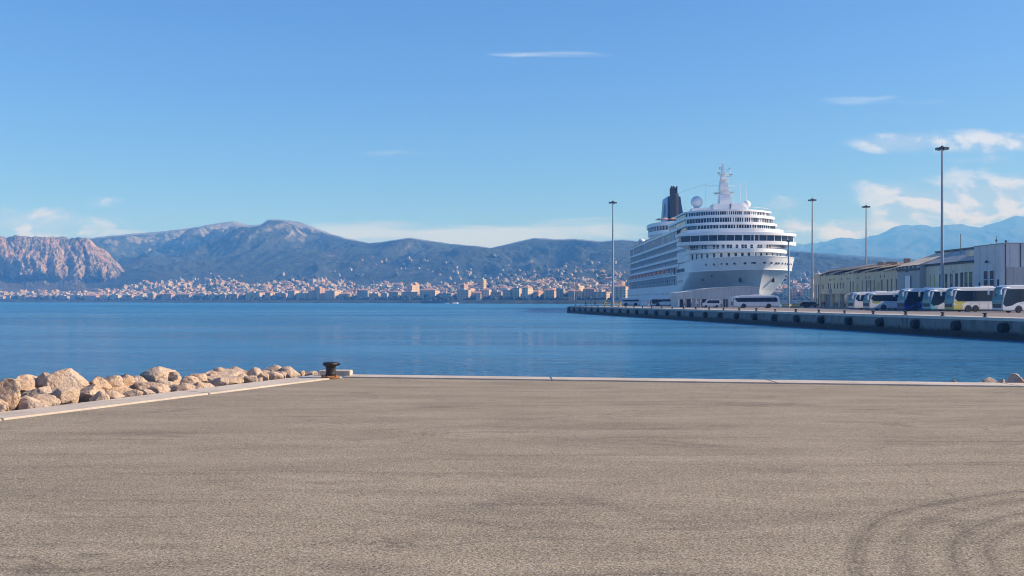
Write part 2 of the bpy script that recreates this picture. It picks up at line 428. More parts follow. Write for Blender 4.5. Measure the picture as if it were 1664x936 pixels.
mb = MB(); mb.prism(inner[::-1] if False else [(-4.15, 24.42), (-8.05, 15.75), (-14.6, 0.0), (-33, -40), (60, -40), (60, 13.2), (11.1, 21.75)], -3.2, 0.0)
tag(mb.build('ground', M['asphalt']), kind='structure')
mb = MB()
def strip(mb, a, b, z0, z1, joints, gap=.003):
    """run of kerb stones between two polylines a (inner) and b (outer), each a pair of ends"""
    (a0, a1), (b0, b1) = a, b
    for k in range(joints):
        t0, t1 = k / joints + gap / joints, (k + 1) / joints - gap / joints
        L = lambda p, q, t: (p[0] + (q[0] - p[0]) * t, p[1] + (q[1] - p[1]) * t)
        mb.prism([L(a0, a1, t0), L(a0, a1, t1), L(b0, b1, t1), L(b0, b1, t0)], z0, z1)
strip(mb, ((-4.15, 24.43), (11.1, 21.76)), ((-4.15, 25.18), (11.1, 22.62)), -.5, .03, 3)
strip(mb, ((11.1, 21.76), (60, 13.21)), ((11.1, 22.62), (60, 14.1)), -.5, .03, 20)
strip(mb, ((-14.61, 0), (-8.06, 15.75)), ((-15.5, 0), (-8.72, 16.3)), -.5, .03, 7)
strip(mb, ((-8.06, 15.75), (-4.16, 24.43)), ((-8.72, 16.3), (-4.95, 25.0)), -.5, .03, 2)
strip(mb, ((-33.01, -40), (-14.61, 0)), ((-34, -40), (-15.5, 0)), -.5, .03, 12)
tag(mb.build('kerb', M['kerb'], bevel=.012), kind='structure')
mb = MB()
mb.prism([(-34, -40), (-15.5, 0), (-8.72, 16.3), (-4.95, 25.0), (-4.1, 25.17), (11.1, 22.6), (60, 14.08), (60, 13.2), (11.1, 21.8), (-4.1, 24.5), (-8, 15.8), (-14.6, 0), (-33, -40)], -4, -.5)
tag(mb.build('quay_wall', M['pierwall']), kind='structure')

# ---- the pier and the terminal ground behind it
def pier_x(Y): return 53 - .1414 * (Y - 103)
land = [(pier_x(-60), -60), (500, -60), (500, 291), (59.2, 291), (58.2, 372), (24, 366), (18.8, 341)]
mb = MB(); mb.prism(land, -6, -.30); o = mb.build('pier', M['pierwall'], recalc=True); tag(o, kind='structure')
ins = 2.2
mb = MB(); mb.prism([(pier_x(-60) + ins, -59), (499, -59), (499, 290), (58.2, 290), (57.2, 371), (26, 365), (18.8 + ins, 342)], -.30, 0.0)
tag(mb.build('pier_deck', M['pierdeck']), kind='structure')
mb = MB(); k = 0; y = -40.
while y < 338:
    y2 = min(y + 5.2, 341)
    mb.prism([(pier_x(y) - .15, y), (pier_x(y) + ins, y), (pier_x(y2) + ins, y2 - .05), (pier_x(y2) - .15, y2 - .05)], -.42, .03); y = y2
tag(mb.build('pier_coping', M['coping']), kind='structure')
# flat dark slabs painting the shade of recessed bays into the pier face
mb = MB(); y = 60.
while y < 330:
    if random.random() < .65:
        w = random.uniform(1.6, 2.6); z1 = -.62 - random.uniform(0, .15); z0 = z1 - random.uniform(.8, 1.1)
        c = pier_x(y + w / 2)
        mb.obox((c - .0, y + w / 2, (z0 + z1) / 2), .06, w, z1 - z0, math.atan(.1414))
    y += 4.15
tag(mb.build('pier_face_patches', simple('recess_shade_concrete', (.10, .10, .09), .8, var=.4, vscale=.8)), kind='structure')
# tarmac apron where the coaches stand
m_ap = concrete('grey_apron_tarmac', (.23, .20, .18), .4)
mb = MB(); mb.prism([(60, 100), (140, 100), (140, 286), (62, 286), (36, 300), (40, 262), (52, 180)], 0.004, .008)
tag(mb.build('apron', m_ap), kind='structure')

# ---- far shore terrain
prof = [(-900, 430), (-400, 410), (-150, 396), (0, 394), (120, 393), (155, 388), (200, 383), (270, 377), (320, 370), (360, 363), (378, 361), (405, 367.5), (424, 367), (437, 358), (462, 359), (488, 363), (510, 371), (535, 381),
        (560, 388), (600, 396), (622, 394), (650, 390), (666, 387.5), (700, 393), (735, 398), (770, 401), (797, 404.5), (830, 397), (868, 388), (905, 391), (935, 389.5), (975, 394),
        (1010, 391), (1060, 396), (1100, 400), (1200, 404), (1280, 408), (1400, 418), (1600, 430), (2000, 445), (2600, 465)]
pu, pv_ = zip(*prof)
shore = [(-900, 491.0), (0, 491.3), (600, 492.4), (915, 493.9), (1300, 494.4), (2600, 494.4)]
su, sv = zip(*shore)
RIDGE = 4600.
def shoreY(u): return (CZ - WZ) * F / (np.interp(u, su, sv) - H)
hills_ = [(300, 2750, 42, 120, 420), (230, 2500, 22, 60, 250), (560, 3000, 40, 60, 380), (655, 3100, 72, 95, 420), (760, 2700, 30, 70, 330), (905, 3000, 46, 60, 420), (985, 2600, 34, 60, 330),
          (450, 3300, 62, 70, 420), (360, 3600, 34, 60, 420), (150, 3300, 40, 80, 420), (530, 3700, 34, 60, 330), (840, 3600, 30, 60, 380), (720, 3800, 26, 50, 330), (1290, 2300, 26, 80, 300), (20, 2330, 18, 200, 150), (-200, 3000, 60, 200, 500)]
def terrain(u, Y):
    u = np.asarray(u, float); Y = np.asarray(Y, float)
    Ys = shoreY(u); t = (Y - Ys) / (RIDGE - Ys)
    zr = (H - np.interp(u, pu, pv_)) * RIDGE / F
    Xw = (u - U0) / F * Y
    tc = np.clip(t, 0, 1)
    z = zr * np.where(t <= 1, .97 * tc ** 2.15 + .03 * tc, 1 - .8 * (t - 1) * 2)
    for (cu, cy, hh, ru, ry) in hills_:
        z = z + hh * np.exp(-((u - cu) / ru) ** 2 - ((Y - cy) / ry) ** 2)
    wx = fbm(Xw / 700, Y / 700, 3) * 150
    rg = ridged((Xw + wx) / 620, (Y + wx) / 900, 6, .55)
    env = np.clip((t - .12) / .3, 0, 1) * (1 - .72 * np.clip((tc - .8) / .2, 0, 1))
    z = z + (rg - .25) * 185 * env
    z = z + fbm(Xw / 120, Y / 120, 5, .6) * 13 * np.clip((t - .25) / .5, 0, 1)
    near1 = np.clip((tc - .72) / .2, 0, 1) * (t < 1.1)                       # craggy limestone under the summits
    z = z + ridged(Xw / 95, Y / 160, 5, .6) * 9 * near1 - 3 * near1
    cap = (H - np.interp(u, pu, pv_)) * Y / F * .995 + fbm(Xw / 60, Y / 200, 3) * 2
    z = np.where(t < 1.0, z - np.logaddexp(0, (z - cap) / 5) * 5, np.minimum(z, cap + 6))
    z = z + 2.2 + fbm(Xw / 300, Y / 300, 2) * 3 * np.clip(t / .1, 0, 1)
    z = np.where(t < 0, WZ + 1.2 + t * 240, np.where(t < .004, WZ + 1.2 + t / .004 * 2.2, z))
    return np.maximum(z, -30)
def hill_mat(name, veg, rock, rocky, far=False, orange=0.):
    m, g, b = material(name)
    geo = g.new('ShaderNodeNewGeometry'); pos = geo.outputs['Position']
    nz = g.sep(geo.outputs['Normal'])[2]; z = g.sep(pos)[2]
    n1 = g.noise(pos, .012, 8, .68); n2 = g.noise(pos, .05, 6, .65); n3 = g.noise(g.mapping(pos, scale=(1, 1, .25)), .03, 7, .7)
    v = g.ramp(n2, [(.3, tuple(c * .55 for c in veg)), (.7, tuple(c * 1.35 for c in veg))])
    r_ = g.ramp(n3, [(.3, tuple(c * .6 for c in rock)), (.7, tuple(min(1, c * 1.2) for c in rock))])
    if orange: r_ = g.mix(g.mapr(g.noise(pos, .012, 4, .6), .46, .62, 0, orange), r_, (.56, .35, .20))
    steep = g.mapr(nz, .93, .66)
    hi = g.mapr(z, 15, 110) if orange else g.mapr(z, 165, 300)
    k = g.math('ADD', g.math('MULTIPLY', steep, .55), g.math('MULTIPLY', hi, rocky))
    k = g.math('ADD', k, g.math('MULTIPLY', g.math('SUBTRACT', n1, .5), 1.7))
    if far: k = g.math('MULTIPLY', k, .5)
    f = g.math('MULTIPLY', g.mapr(k, .46, .80, 0, .9 if orange else .8, True), g.mapr(g.noise(pos, .035, 6, .75), .38, .6, .25, 1))
    sc = g.mapr(g.noise(pos, .02, 7, .72), .60, .70, 0, .55)                  # bare earth and terraces
    c = g.mix(sc, v, (.26, .20, .14)); c = g.mix(f, c, r_)
    g.put(b.inputs['Base Color'], c); b.inputs['Roughness'].default_value = .95; b.inputs['Specular IOR Level'].default_value = .1
    bn = g.new('ShaderNodeBump'); bn.inputs['Strength'].default_value = 1.0; bn.inputs['Distance'].default_value = 11
    g.put(bn.inputs['Height'], g.noise(pos, .06, 7, .65)); g.put(b.inputs['Normal'], bn.outputs[0])
    return m
M['hill'] = hill_mat('scrub_and_limestone_hillside', (.046, .060, .044), (.40, .37, .33), .9)
M['farhill'] = hill_mat('far_mountain_slope', (.055, .065, .045), (.34, .32, .30), .1, True)
M['cliff'] = hill_mat('orange_grey_cliff_rock', (.085, .080, .050), (.46, .38, .29), .55, orange=.85)
us = np.linspace(-620, 2350, 1500)
ts = np.concatenate([np.linspace(-.04, .03, 12), np.linspace(.035, 1.0, 300), np.linspace(1.02, 1.3, 10)])
U, T = np.meshgrid(us, ts, indexing='ij'); YS = shoreY(U); Y = YS + T * (RIDGE - YS)
P = np.stack([(U - U0) / F * Y, Y, terrain(U, Y)], -1)
tag(grid_mesh('hills', P, M['hill']), kind='structure')
# second and third ranges, to the right and farther off
far = [(300, 470), (700, 430), (1000, 412), (1180, 402), (1290, 398), (1330, 398), (1368, 388.5), (1400, 390), (1431, 383), (1455, 371), (1497, 367), (1518, 371.5), (1542, 365.5), (1572, 371), (1596, 371), (1629, 362), (1652, 354.6), (1700, 360), (1800, 350), (2100, 370), (2700, 400)]
fu, fv = zip(*far)
def range_mesh(name, u0, u1, nu, Y0, Y1, fn, amp, seed, mat):
    us = np.linspace(u0, u1, nu); ts = np.linspace(0, 1.25, 130)
    U, T = np.meshgrid(us, ts, indexing='ij'); Y = Y0 + T * (Y1 - Y0)
    Xw = (U - U0) / F * Y
    z = (H - fn(U)) * Y1 / F * np.where(T < 1, T ** 1.5, 1 - (T - 1) * 2.5)
    wx = fbm(Xw / 900 + seed, Y / 900, 3) * 260
    z = z + (ridged((Xw + wx) / 950 + seed, (Y + wx) / 1300, 6, .52) - .3) * amp * np.sin(np.clip(T, 0, 1) * np.pi * .93)
    z = z + fbm(Xw / 160, Y / 160, 4, .6) * amp * .06 * np.clip(T * 4, 0, 1)
    P = np.stack([Xw, Y, z - 6], -1); return tag(grid_mesh(name, P, mat), kind='structure')
range_mesh('mountains', 200, 2500, 760, 5600, 8600, lambda u: np.interp(u, fu, fv), 260, 3.3, M['farhill'])
lo = [(900, 470), (1100, 452), (1290, 428), (1340, 420), (1420, 432), (1500, 424), (1650, 430), (2000, 440), (2500, 460)]
lu, lv = zip(*lo)
range_mesh('foothills', 1000, 2500, 500, 2600, 4900, lambda u: np.interp(u, lu, lv), 130, 8.1, M['hill'])

# ---- the limestone headland: a face with real buttresses and gullies
def headland():
    top = [(-420, 396), (-200, 390), (-60, 387), (0, 386), (30, 384.5), (70, 386), (100, 385), (135, 387.5), (150, 391), (160, 402), (178, 414), (190, 424), (200, 440), (214, 455), (228, 463), (240, 469)]
    tu, tv = zip(*top)
    nu, nt = 900, 230
    us = np.linspace(-420, 240, nu); ts = np.concatenate([np.linspace(0, 1, nt - 20), np.linspace(1.01, 1.5, 20)])
    U, T = np.meshgrid(us, ts, indexing='ij')
    Yt = 2620.; zt = (H - np.interp(U, tu, tv)) * Yt / F
    xs = (U - U0) / F * 2500.                                              # metres along the face
    zb = 16 + 10 * np.clip(fbm(xs / 90, xs * 0, 2), -1, 1)
    Tc = np.clip(T, 0, 1)
    # face: talus, then steep rock
    zz = zb + (zt - zb) * np.where(Tc < .25, Tc * .9, .225 + (Tc - .25) / .75 * .775)
    Y = 2180 + np.where(Tc < .25, Tc / .25 * 230, 230 + ((Tc - .25) / .75) ** 1.5 * 190) + np.where(T > 1, (T - 1) * 900, 0)
    face = np.clip((Tc - .08) / .25, 0, 1) * (1 - np.clip((T - 1.0) / .1, 0, 1)) * (.45 + .55 * np.clip(1.06 - Tc, 0, 1))
    lean = fbm(xs / 110, Tc * 1.5, 3) * 38 + Tc * 30
    b0 = ridged((xs + lean * 1.2) / 190 + 2, Tc * .3 + 1, 2, .5)
    b1 = ridged((xs + lean) / 84, Tc * .6 + 3, 2, .5)
    b2 = ridged((xs + lean * .8) / 34 + 7, Tc * 1.5, 4, .55)
    b3 = fbm(xs / 14, Tc * 9, 4, .6)
    Y = Y - face * (b0 * 95 + b1 * 85 + b2 * 26 + b3 * 9) + face * 60
    zz = zz + face * b3 * 5 + np.where(T > .93, fbm(xs / 22, T * 3, 4) * 5, 0) + np.where(T > 1, -(T - 1) * 30, 0)
    xx = (U - U0) / F * Y * .35 + xs * Y / 2500 * .65 + face * fbm(xs / 40 + 20, Tc * 4, 3) * 16
    xx = xx + np.clip((us[:, None] - 150) / 90, 0, 1) * (1 - Tc) * 34
    P = np.stack([xx, Y, zz], -1)
    tag(grid_mesh('cliff', P, M['cliff'], smooth=False), kind='structure')
headland()
# beach and promenade
us = np.linspace(-600, 2300, 300); P = np.zeros((300, 4, 3))
for j, (dt, z) in enumerate(((-14, WZ - .2), (-2, WZ + .9), (22, WZ + 2.3), (60, WZ + 2.9))):
    Y = shoreY(us) + dt; P[:, j] = np.stack([(us - U0) / F * Y, Y, np.full(300, z)], -1)
tag(grid_mesh('beach', P, simple('pale_beach_shingle', (.78, .73, .66), .9, var=.2, vscale=.05)), kind='structure')

# ---- haze
def haze():
    m = bpy.data.materials.new('sea_haze'); m.use_nodes = True; g = NT(m.node_tree); g.n.clear()
    o = g.new('ShaderNodeOutputMaterial'); v = g.new('ShaderNodeVolumePrincipled')
    v.inputs['Color'].default_value = (.12, .405, 1.0, 1); v.inputs['Absorption Color'].default_value = (1, 1, 1, 1); v.inputs['Density'].default_value = HAZE; v.inputs['Anisotropy'].default_value = 0
    g.l.new(v.outputs[0], o.inputs['Volume'])
    mb = MB(); mb.box(-12400, 12400, -400, 9900, -40, 780); ob = mb.build('haze', m); tag(ob, kind='stuff'); return ob
HAZE = 2.5e-4
haze()
# ================================================================== THE TOWN ON THE FAR SHORE
def house_mat(name, col):
    m, g, b = material(name)
    geo = g.new('ShaderNodeNewGeometry'); x, y, z = g.sep(geo.outputs['Position'])[:3]
    nx, ny, nz = g.sep(geo.outputs['Normal'])[:3]
    h = g.math('ADD', g.math('MULTIPLY', x, g.math('ABSOLUTE', ny)), g.math('MULTIPLY', y, g.math('ABSOLUTE', nx)))
    fx = g.math('FRACT', g.math('DIVIDE', h, 3.6)); fz = g.math('FRACT', g.math('DIVIDE', z, 3.1))
    w = g.math('MULTIPLY', g.math('MULTIPLY', g.math('LESS_THAN', fx, .42), g.math('LESS_THAN', fz, .55)), g.math('LESS_THAN', g.math('ABSOLUTE', nz), .3))
    c = g.mix(g.noise(geo.outputs['Position'], .05, 3), tuple(k * .8 for k in col), col)
    c = g.mix(g.math('MULTIPLY', w, .75), c, (.07, .075, .085))
    g.put(b.inputs['Base Color'], c); b.inputs['Roughness'].default_value = .85
    return m
WALLS = [house_mat('facade_' + n, c) for n, c in (('cream', (.66, .50, .31)), ('ochre', (.60, .38, .18)), ('pink', (.58, .36, .23)), ('white', (.64, .55, .42)), ('pale_grey', (.40, .35, .28)), ('sand', (.62, .45, .27)))]
WNAMES = ['cream', 'ochre', 'pinkish', 'white', 'grey', 'sand-coloured']
M['tile'] = simple('terracotta_roof_tile', (.40, .23, .15), .9, var=.3, vscale=.1)
M['flatroof'] = simple('pale_flat_roof', (.40, .37, .34), .9, var=.2, vscale=.1)
M['treegreen'] = simple('shore_tree_leaves', (.035, .050, .022), .9, var=.5, vscale=.15)

def house_into(mb, w, d, h, hip, c=(0, 0, 0), rz=0., wm=0, rm=1):
    ca, sa = math.cos(rz), math.sin(rz)
    def T(x, y, z): return (c[0] + x * ca - y * sa, c[1] + x * sa + y * ca, c[2] + z)
    a, e = w / 2, d / 2
    base = [T(-a, -e, -4), T(a, -e, -4), T(a, e, -4), T(-a, e, -4), T(-a, -e, h), T(a, -e, h), T(a, e, h), T(-a, e, h)]
    mb.add(base, [(0, 1, 5, 4), (1, 2, 6, 5), (2, 3, 7, 6), (3, 0, 4, 7)], wm)
    if hip:
        o = .5; r_ = max(.0, a - e)
        mb.add([T(-a - o, -e - o, h), T(a + o, -e - o, h), T(a + o, e + o, h), T(-a - o, e + o, h), T(-r_, 0, h + d * .22), T(r_, 0, h + d * .22)],
               [(0, 1, 5, 4), (1, 2, 5), (2, 3, 4, 5), (3, 0, 4), (3, 2, 1, 0)], rm)
    else:
        mb.add([T(-a, -e, h), T(a, -e, h), T(a, e, h), T(-a, e, h)], [(0, 1, 2, 3)], rm)
        mb.add([T(-a * .3, -e * .4, h), T(a * .2, -e * .4, h), T(a * .2, e * .5, h), T(-a * .3, e * .5, h), T(-a * .3, -e * .4, h + 2.4), T(a * .2, -e * .4, h + 2.4), T(a * .2, e * .5, h + 2.4), T(-a * .3, e * .5, h + 2.4)],
               [(0, 1, 5, 4), (1, 2, 6, 5), (2, 3, 7, 6), (3, 0, 4, 7), (4, 5, 6, 7)], wm)
def town():
    RN = random.Random(5)
    # waterfront row: each block is a building with its own roof
    u = -75.; n = 0; blocks = []
    while u < 1330:
        if 0 <= u < 230: wpx = RN.uniform(10, 24); hh = RN.uniform(6, 11)
        elif u < 430: wpx = RN.uniform(12, 26); hh = RN.uniform(8, 14)
        else: wpx = RN.choice([RN.uniform(8, 14), RN.uniform(12, 22), RN.uniform(18, 30)]); hh = RN.uniform(9, 17.5)
        if 685 < u < 725: hh *= .75
        if 1010 < u < 1262: u += wpx; continue
        t_off = RN.uniform(55, 85); Ys = float(shoreY(u + wpx / 2)); Y = Ys + t_off
        blocks.append((u + wpx / 2, Y, wpx * Y / F * .93, RN.uniform(13, 22), hh, -R(RN.uniform(4, 26)), RN.random() < .45))
        u += wpx + (RN.uniform(0, 3) if RN.random() < .7 else RN.uniform(4, 12))
    left_of = [b for b in blocks if b[0] < 700]; rest = [b for b in blocks if b[0] >= 700]
    def put(b, label, k):
        (uu, Y, w, d, h, rz, hip) = b
        root = empty('apartment_block', (X(uu, Y), Y, WZ + 3.2), rz, label, 'building', 'apartment blocks along the far waterfront')
        mb = MB(); ci = RN.choice([0, 0, 1, 2, 3, 5, 5, 4])
        a, e = w / 2, d / 2
        mb.box(-a, a, -e, e, -4, h)
        mb.build('wall', WALLS[ci], root)
        mb = MB()
        if hip:
            o = .6; r_ = max(0, a - e)
            mb.add([(-a - o, -e - o, h + .01), (a + o, -e - o, h + .01), (a + o, e + o, h + .01), (-a - o, e + o, h + .01), (-r_, 0, h + d * .2), (r_, 0, h + d * .2)],
                   [(0, 1, 5, 4), (1, 2, 5), (2, 3, 4, 5), (3, 0, 4), (3, 2, 1, 0)])
            mb.build('roof', M['tile'], root)
        else:
            mb.box(-a - .3, a + .3, -e - .3, e + .3, h + .01, h + .7); mb.box(-a * .4, a * .1, -e * .5, e * .4, h + .7, h + 3)
            mb.build('roof', M['flatroof'], root)
        return ci
    for k, b in enumerate(left_of[::-1]):
        put(b, 'apartment block on the far beachfront, %s to the left of the dark moored barge' % ordinal(k + 1), k)
    for k, b in enumerate(rest):
        put(b, 'apartment block on the far waterfront, %s from the dark moored barge going right' % ordinal(k + 1), k)
    nb = len(blocks)
    # the town above: dense near the shore, thinning into clusters up the hillsides
    vtop = lambda u: np.interp(u, [-100, 0, 120, 200, 230, 260, 330, 345, 380, 400, 450, 520, 560, 600, 640, 700, 760, 820, 860, 900, 1000, 1260, 1340],
                               [474, 474, 474, 466, 458, 458, 463, 452, 452, 466, 458, 456, 462, 466, 462, 466, 464, 458, 458, 452, 452, 460, 464])
    clusters = [(660, 427, 50, 5, .9), (700, 437, 30, 5, .9), (740, 447, 32, 6, .9), (640, 433, 20, 5, .6), (820, 436, 34, 5, .6), (860, 453, 40, 6, .9), (800, 418, 25, 4, .3), (920, 442, 40, 6, .7), (970, 424, 30, 5, .4),
                (560, 440, 25, 6, .5), (500, 455, 60, 7, .5), (345, 452, 34, 5, .9), (300, 458, 30, 5, .5), (470, 446, 25, 5, .35), (605, 448, 30, 8, .35), (975, 446, 30, 7, .7), (1300, 470, 40, 14, .9), (570, 420, 30, 8, .15)]
    cand = []
    while len(cand) < 6500:
        N = 12000
        uu = np.array([RN.uniform(-90, 1330) for _ in range(N)]); tt = np.array([RN.random() for _ in range(N)]) ** 1.3 * .55 + .028
        Ys = shoreY(uu); YY = Ys + tt * (RIDGE - Ys); ZZ = terrain(uu, YY); vv = H - (ZZ - CZ) * F / YY
        # several blocks deep of streets behind the front
        vt = vtop(uu); pr = np.where((vv > vt) & (vv < 491), .95 * np.clip((vv - vt) / 6, .15, 1), 0)
        pr = pr * (.35 + .65 * (fbm(uu / 9, vv / 4, 2) > -.12))
        for (cu, cv, ru, rv, w) in clusters: pr = np.maximum(pr, w * .40 * np.exp(-((uu - cu) / ru) ** 2 - ((vv - cv) / rv) ** 2))
        pr = pr * np.where((uu < 232) & (YY > 2230), 0, 1)
        pr = pr * np.where((uu > 1015) & (uu < 1255), 0, 1)
        for i in range(N):
            if RN.random() < pr[i]: cand.append((uu[i], YY[i], ZZ[i], vv[i]))
    cand = cand[:6500]
    # a few towers and church-like blocks that stand out
    feats = [(668, 1640, 24, 11, 12), (675, 1660, 27, 9, 10), (754, 1420, 22, 8, 8), (785, 1480, 30, 7, 7), (757, 1500, 17, 22, 16), (1250, 2100, 20, 20, 14), (770, 1400, 9, 52, 12), (893, 1320, 15, 9, 14), (940, 1330, 18, 10, 14), (520, 1660, 20, 12, 12), (545, 1700, 17, 13, 13)]
    used = 0
    fl = ['tall pale tower block behind the beachfront, left one of the pair above the barge', 'tallest pale tower block of the pair standing above the barge', 'narrow pinkish tower just left of the long ochre waterfront hall',
          'slender tower rising behind the long ochre waterfront hall', 'square cream block behind the front, right of the barge', 'pale block seen between ship and warehouses', 'long low ochre hall on the waterfront right of the barge',
          'narrow lit block behind the waterfront, left of the pier tip', 'taller narrow block above the pier tip', 'tall block in the town below the rocky summit, left one', 'tall block in the town below the rocky summit, right one']
    for (uu, Y, h, w, d), lb in zip(feats, fl):
        mb = MB(); house_into(mb, w, d, h, h < 12, wm=0, rm=1)
        o = mb.build('tower_block' if h > 15 else 'hall', [WALLS[RN.choice([0, 1, 2, 5])], M['tile'] if h < 12 else M['flatroof']], loc=(X(uu, Y), Y, float(terrain(uu, Y))), rz=-R(RN.uniform(18, 40)))
        tag(o, lb, 'building')
    # largest (nearest) houses in view are individual things; the rest is one mass
    protos = {}
    for ci in range(6):
        for hip in (0, 1):
            mb = MB(); house_into(mb, 1, 1, 1, False) if 0 else house_into(mb, 14, 10, 8, bool(hip))
            o = mb.build('town_house', [WALLS[ci], M['tile'] if hip else M['flatroof']]); protos[(ci, hip)] = [o, False]
    cand.sort(key=lambda c: c[1]); near = cand[:218]; farm = cand[218:]
    def zone(u):
        for lim, t in ((120, 'below the left end of the cliff'), (240, 'at the right foot of the cliff'), (360, 'in the town right of the cliff'), (500, 'in the town below the rocky summit'), (620, 'in the town left of the tall tower pair'),
                       (760, 'in the town above the barge'), (880, 'in the town right of the slender tower'), (1020, 'in the town above the pier tip')):
            if u < lim: return t
        return 'right beside the ship bow' if u < 1296 else 'left of the warehouse end'
    for (uu, Y, z, v) in near:
        ci = RN.choice([0, 0, 1, 2, 3, 5, 5, 4]); hip = int(RN.random() < .45)
        pr = protos[(ci, hip)]
        if pr[1]: o = pr[0].copy(); COL.objects.link(o)
        else: o = pr[0]; pr[1] = True
        o.location = (X(uu, Y), Y, z); s = RN.uniform(.55, 1.0)
        o.scale = (s * RN.uniform(.8, 1.3), s, s * RN.uniform(.8, 1.3)); o.rotation_euler = (0, 0, -R(RN.uniform(5, 70)))
        big_ = o.scale[0] * s; adj = 'wide' if o.scale[0] > s * 1.12 else ('tall' if o.scale[2] > s * 1.1 else 'small')
        zn = zone(uu); roof = 'tiled roof' if hip else 'flat roof'
        tag(o, '%s %s house with a %s %s' % (adj, WNAMES[ci], roof, zn), 'house', '%s %s %s houses %s' % (adj, WNAMES[ci], 'tiled' if hip else 'flat-roofed', zn))
    for k, (o, used_) in protos.items():
        if not used_: bpy.data.objects.remove(o)
    mb = MB()
    for (uu, Y, z, v) in farm:
        s = RN.uniform(.45, .9) * (1 if v > 460 else .55)
        ci = RN.choice([0, 0, 1, 2, 3, 3, 5, 5, 4]); hip = RN.random() < .4
        house_into(mb, 14 * s * RN.uniform(.7, 1.5), 10 * s, 8 * s * RN.uniform(.7, 1.5), hip, (X(uu, Y), Y, z), -R(RN.uniform(5, 70)), ci, 6 if hip else 7)
    tag(mb.build('town_houses', WALLS + [M['tile'], M['flatroof']], recalc=False), 'dense mass of small pale houses with tiled roofs climbing the slopes across the bay', 'town', kind='stuff')
    # dark garden and promenade trees between the houses
    ico = bmesh.new(); bmesh.ops.create_icosphere(ico, subdivisions=1, radius=1); iv = [v.co.copy() for v in ico.verts]; iff = [[v.index for v in f.verts] for f in ico.faces]; ico.free()
    mb = MB()
    for k in range(4200):
        if k < 500: uu = RN.uniform(-80, 1330); Y = float(shoreY(uu)) + RN.uniform(44, 56); s = RN.uniform(2, 3.6); z = WZ + 3.5
        else: c = RN.choice(cand); uu = c[0] + RN.uniform(-6, 6); Y = c[1] + RN.uniform(-30, 5); s = RN.uniform(3, 6.5); z = float(terrain(uu, Y))
        vs = [(X(uu, Y) + v.x * s * RN.uniform(.7, 1.4), Y + v.y * s, z + s * .7 + v.z * s * RN.uniform(.7, 1.2)) for v in iv]
        mb.add(vs, iff)
    tag(mb.build('shore_trees', M['treegreen'], recalc=False), 'dark trees scattered between the houses and along the far promenade', 'trees', kind='stuff')
    return nb
town()
# moored barge on the far shore
def barge():
    Y = 1330.; root = empty('barge', (X(704, Y), Y, WZ), 0, 'long dark flat barge moored against the far waterfront', 'barge')
    mb = MB(); mb.yprism([(-16, 3.1), (-14.5, -.4), (14, -.4), (17, 3.9), (14, 3.6), (-13, 3.2)], -4, 4); mb.build('hull', M['darkmetal'], root)
    mb = MB(); mb.box(-13, -7, -2.5, 2.5, 3.2, 6.4); mb.box(-12.3, -8, -2, 2, 6.4, 8.2); mb.build('wheelhouse', M['darkmetal'], root)
    for k in range(7):
        mb = MB(); x = -4 + k * 2.5; mb.box(x, x + 2.0, -2, 2, 3.4, 3.4 + random.uniform(1, 2.8)); mb.build('deck_cargo', random.choice([M['soot'], M['rim'], M['darkmetal']]), root)
    mb = MB(); mb.tube((11, 0, 2.2), (11, 0, 9), .18, .1); mb.build('mast', M['darkmetal'], root)
barge()
def marker(u, Y, s, label):
    root = empty('small_boat', (X(u, Y), Y, WZ), R(random.uniform(-30, 30)), label, 'boat')
    mb = MB(); mb.prism([(-3 * s, -1 * s), (1.5 * s, -1.1 * s), (3.4 * s, 0), (1.5 * s, 1.1 * s), (-3 * s, 1 * s)], -.2, 1.1 * s); mb.build('hull', M['white'], root, bevel=.08)
    mb = MB(); mb.yprism([(-1.6 * s, 1.1 * s), (.9 * s, 1.1 * s), (.3 * s, 2.2 * s), (-1.5 * s, 2.2 * s)], -.75 * s, .75 * s); mb.build('cabin', M['glass'], root)
marker(740, 1290, 1.2, 'small white motorboat right of the dark barge across the bay')
marker(726, 1270, .8, 'tiny white boat touching the right end of the dark barge')

# ================================================================== ROCKS, BOLLARDS, FENDERS, MASTS
def rock_mat():
    m, g, b = material('pitted_limestone')
    tc = g.new('ShaderNodeTexCoord').outputs['Object']; info = g.new('ShaderNodeObjectInfo')
    off = g.new('ShaderNodeVectorMath', operation='ADD'); g.put(off.inputs[0], tc)
    r_ = info.outputs['Random']; g.put(off.inputs[1], g.xyz(g.math('MULTIPLY', r_, 37.), g.math('MULTIPLY', r_, 19.), 0.))
    v = off.outputs[0]
    n = g.noise(v, 2.2, 8, .62); p = g.noise(v, 9, 5, .65); s = g.noise(v, 4.0, 6, .7, .4)
    c = g.ramp(n, [(.28, (.44, .28, .18)), (.5, (.64, .46, .32)), (.72, (.76, .60, .45))])
    c = g.mix(g.mapr(s, .58, .68, 0, .75), c, (.40, .25, .13))
    c = g.mix(g.mapr(p, .60, .68, 0, .55), c, (.17, .12, .08))
    c = g.mix(g.mapr(r_, 0, 1, 0, .55), c, (.54, .44, .36))
    g.put(b.inputs['Base Color'], c); b.inputs['Roughness'].default_value = .92; b.inputs['Specular IOR Level'].default_value = .2
    bn = g.new('ShaderNodeBump'); bn.inputs['Strength'].default_value = 1.0; bn.inputs['Distance'].default_value = .09
    g.put(bn.inputs['Height'], g.math('ADD', g.math('MULTIPLY', p, .8), g.math('MULTIPLY', s, 1.2))); g.put(b.inputs['Normal'], bn.outputs[0])
    return m
M['rock'] = rock_mat()
from mathutils import noise as mn
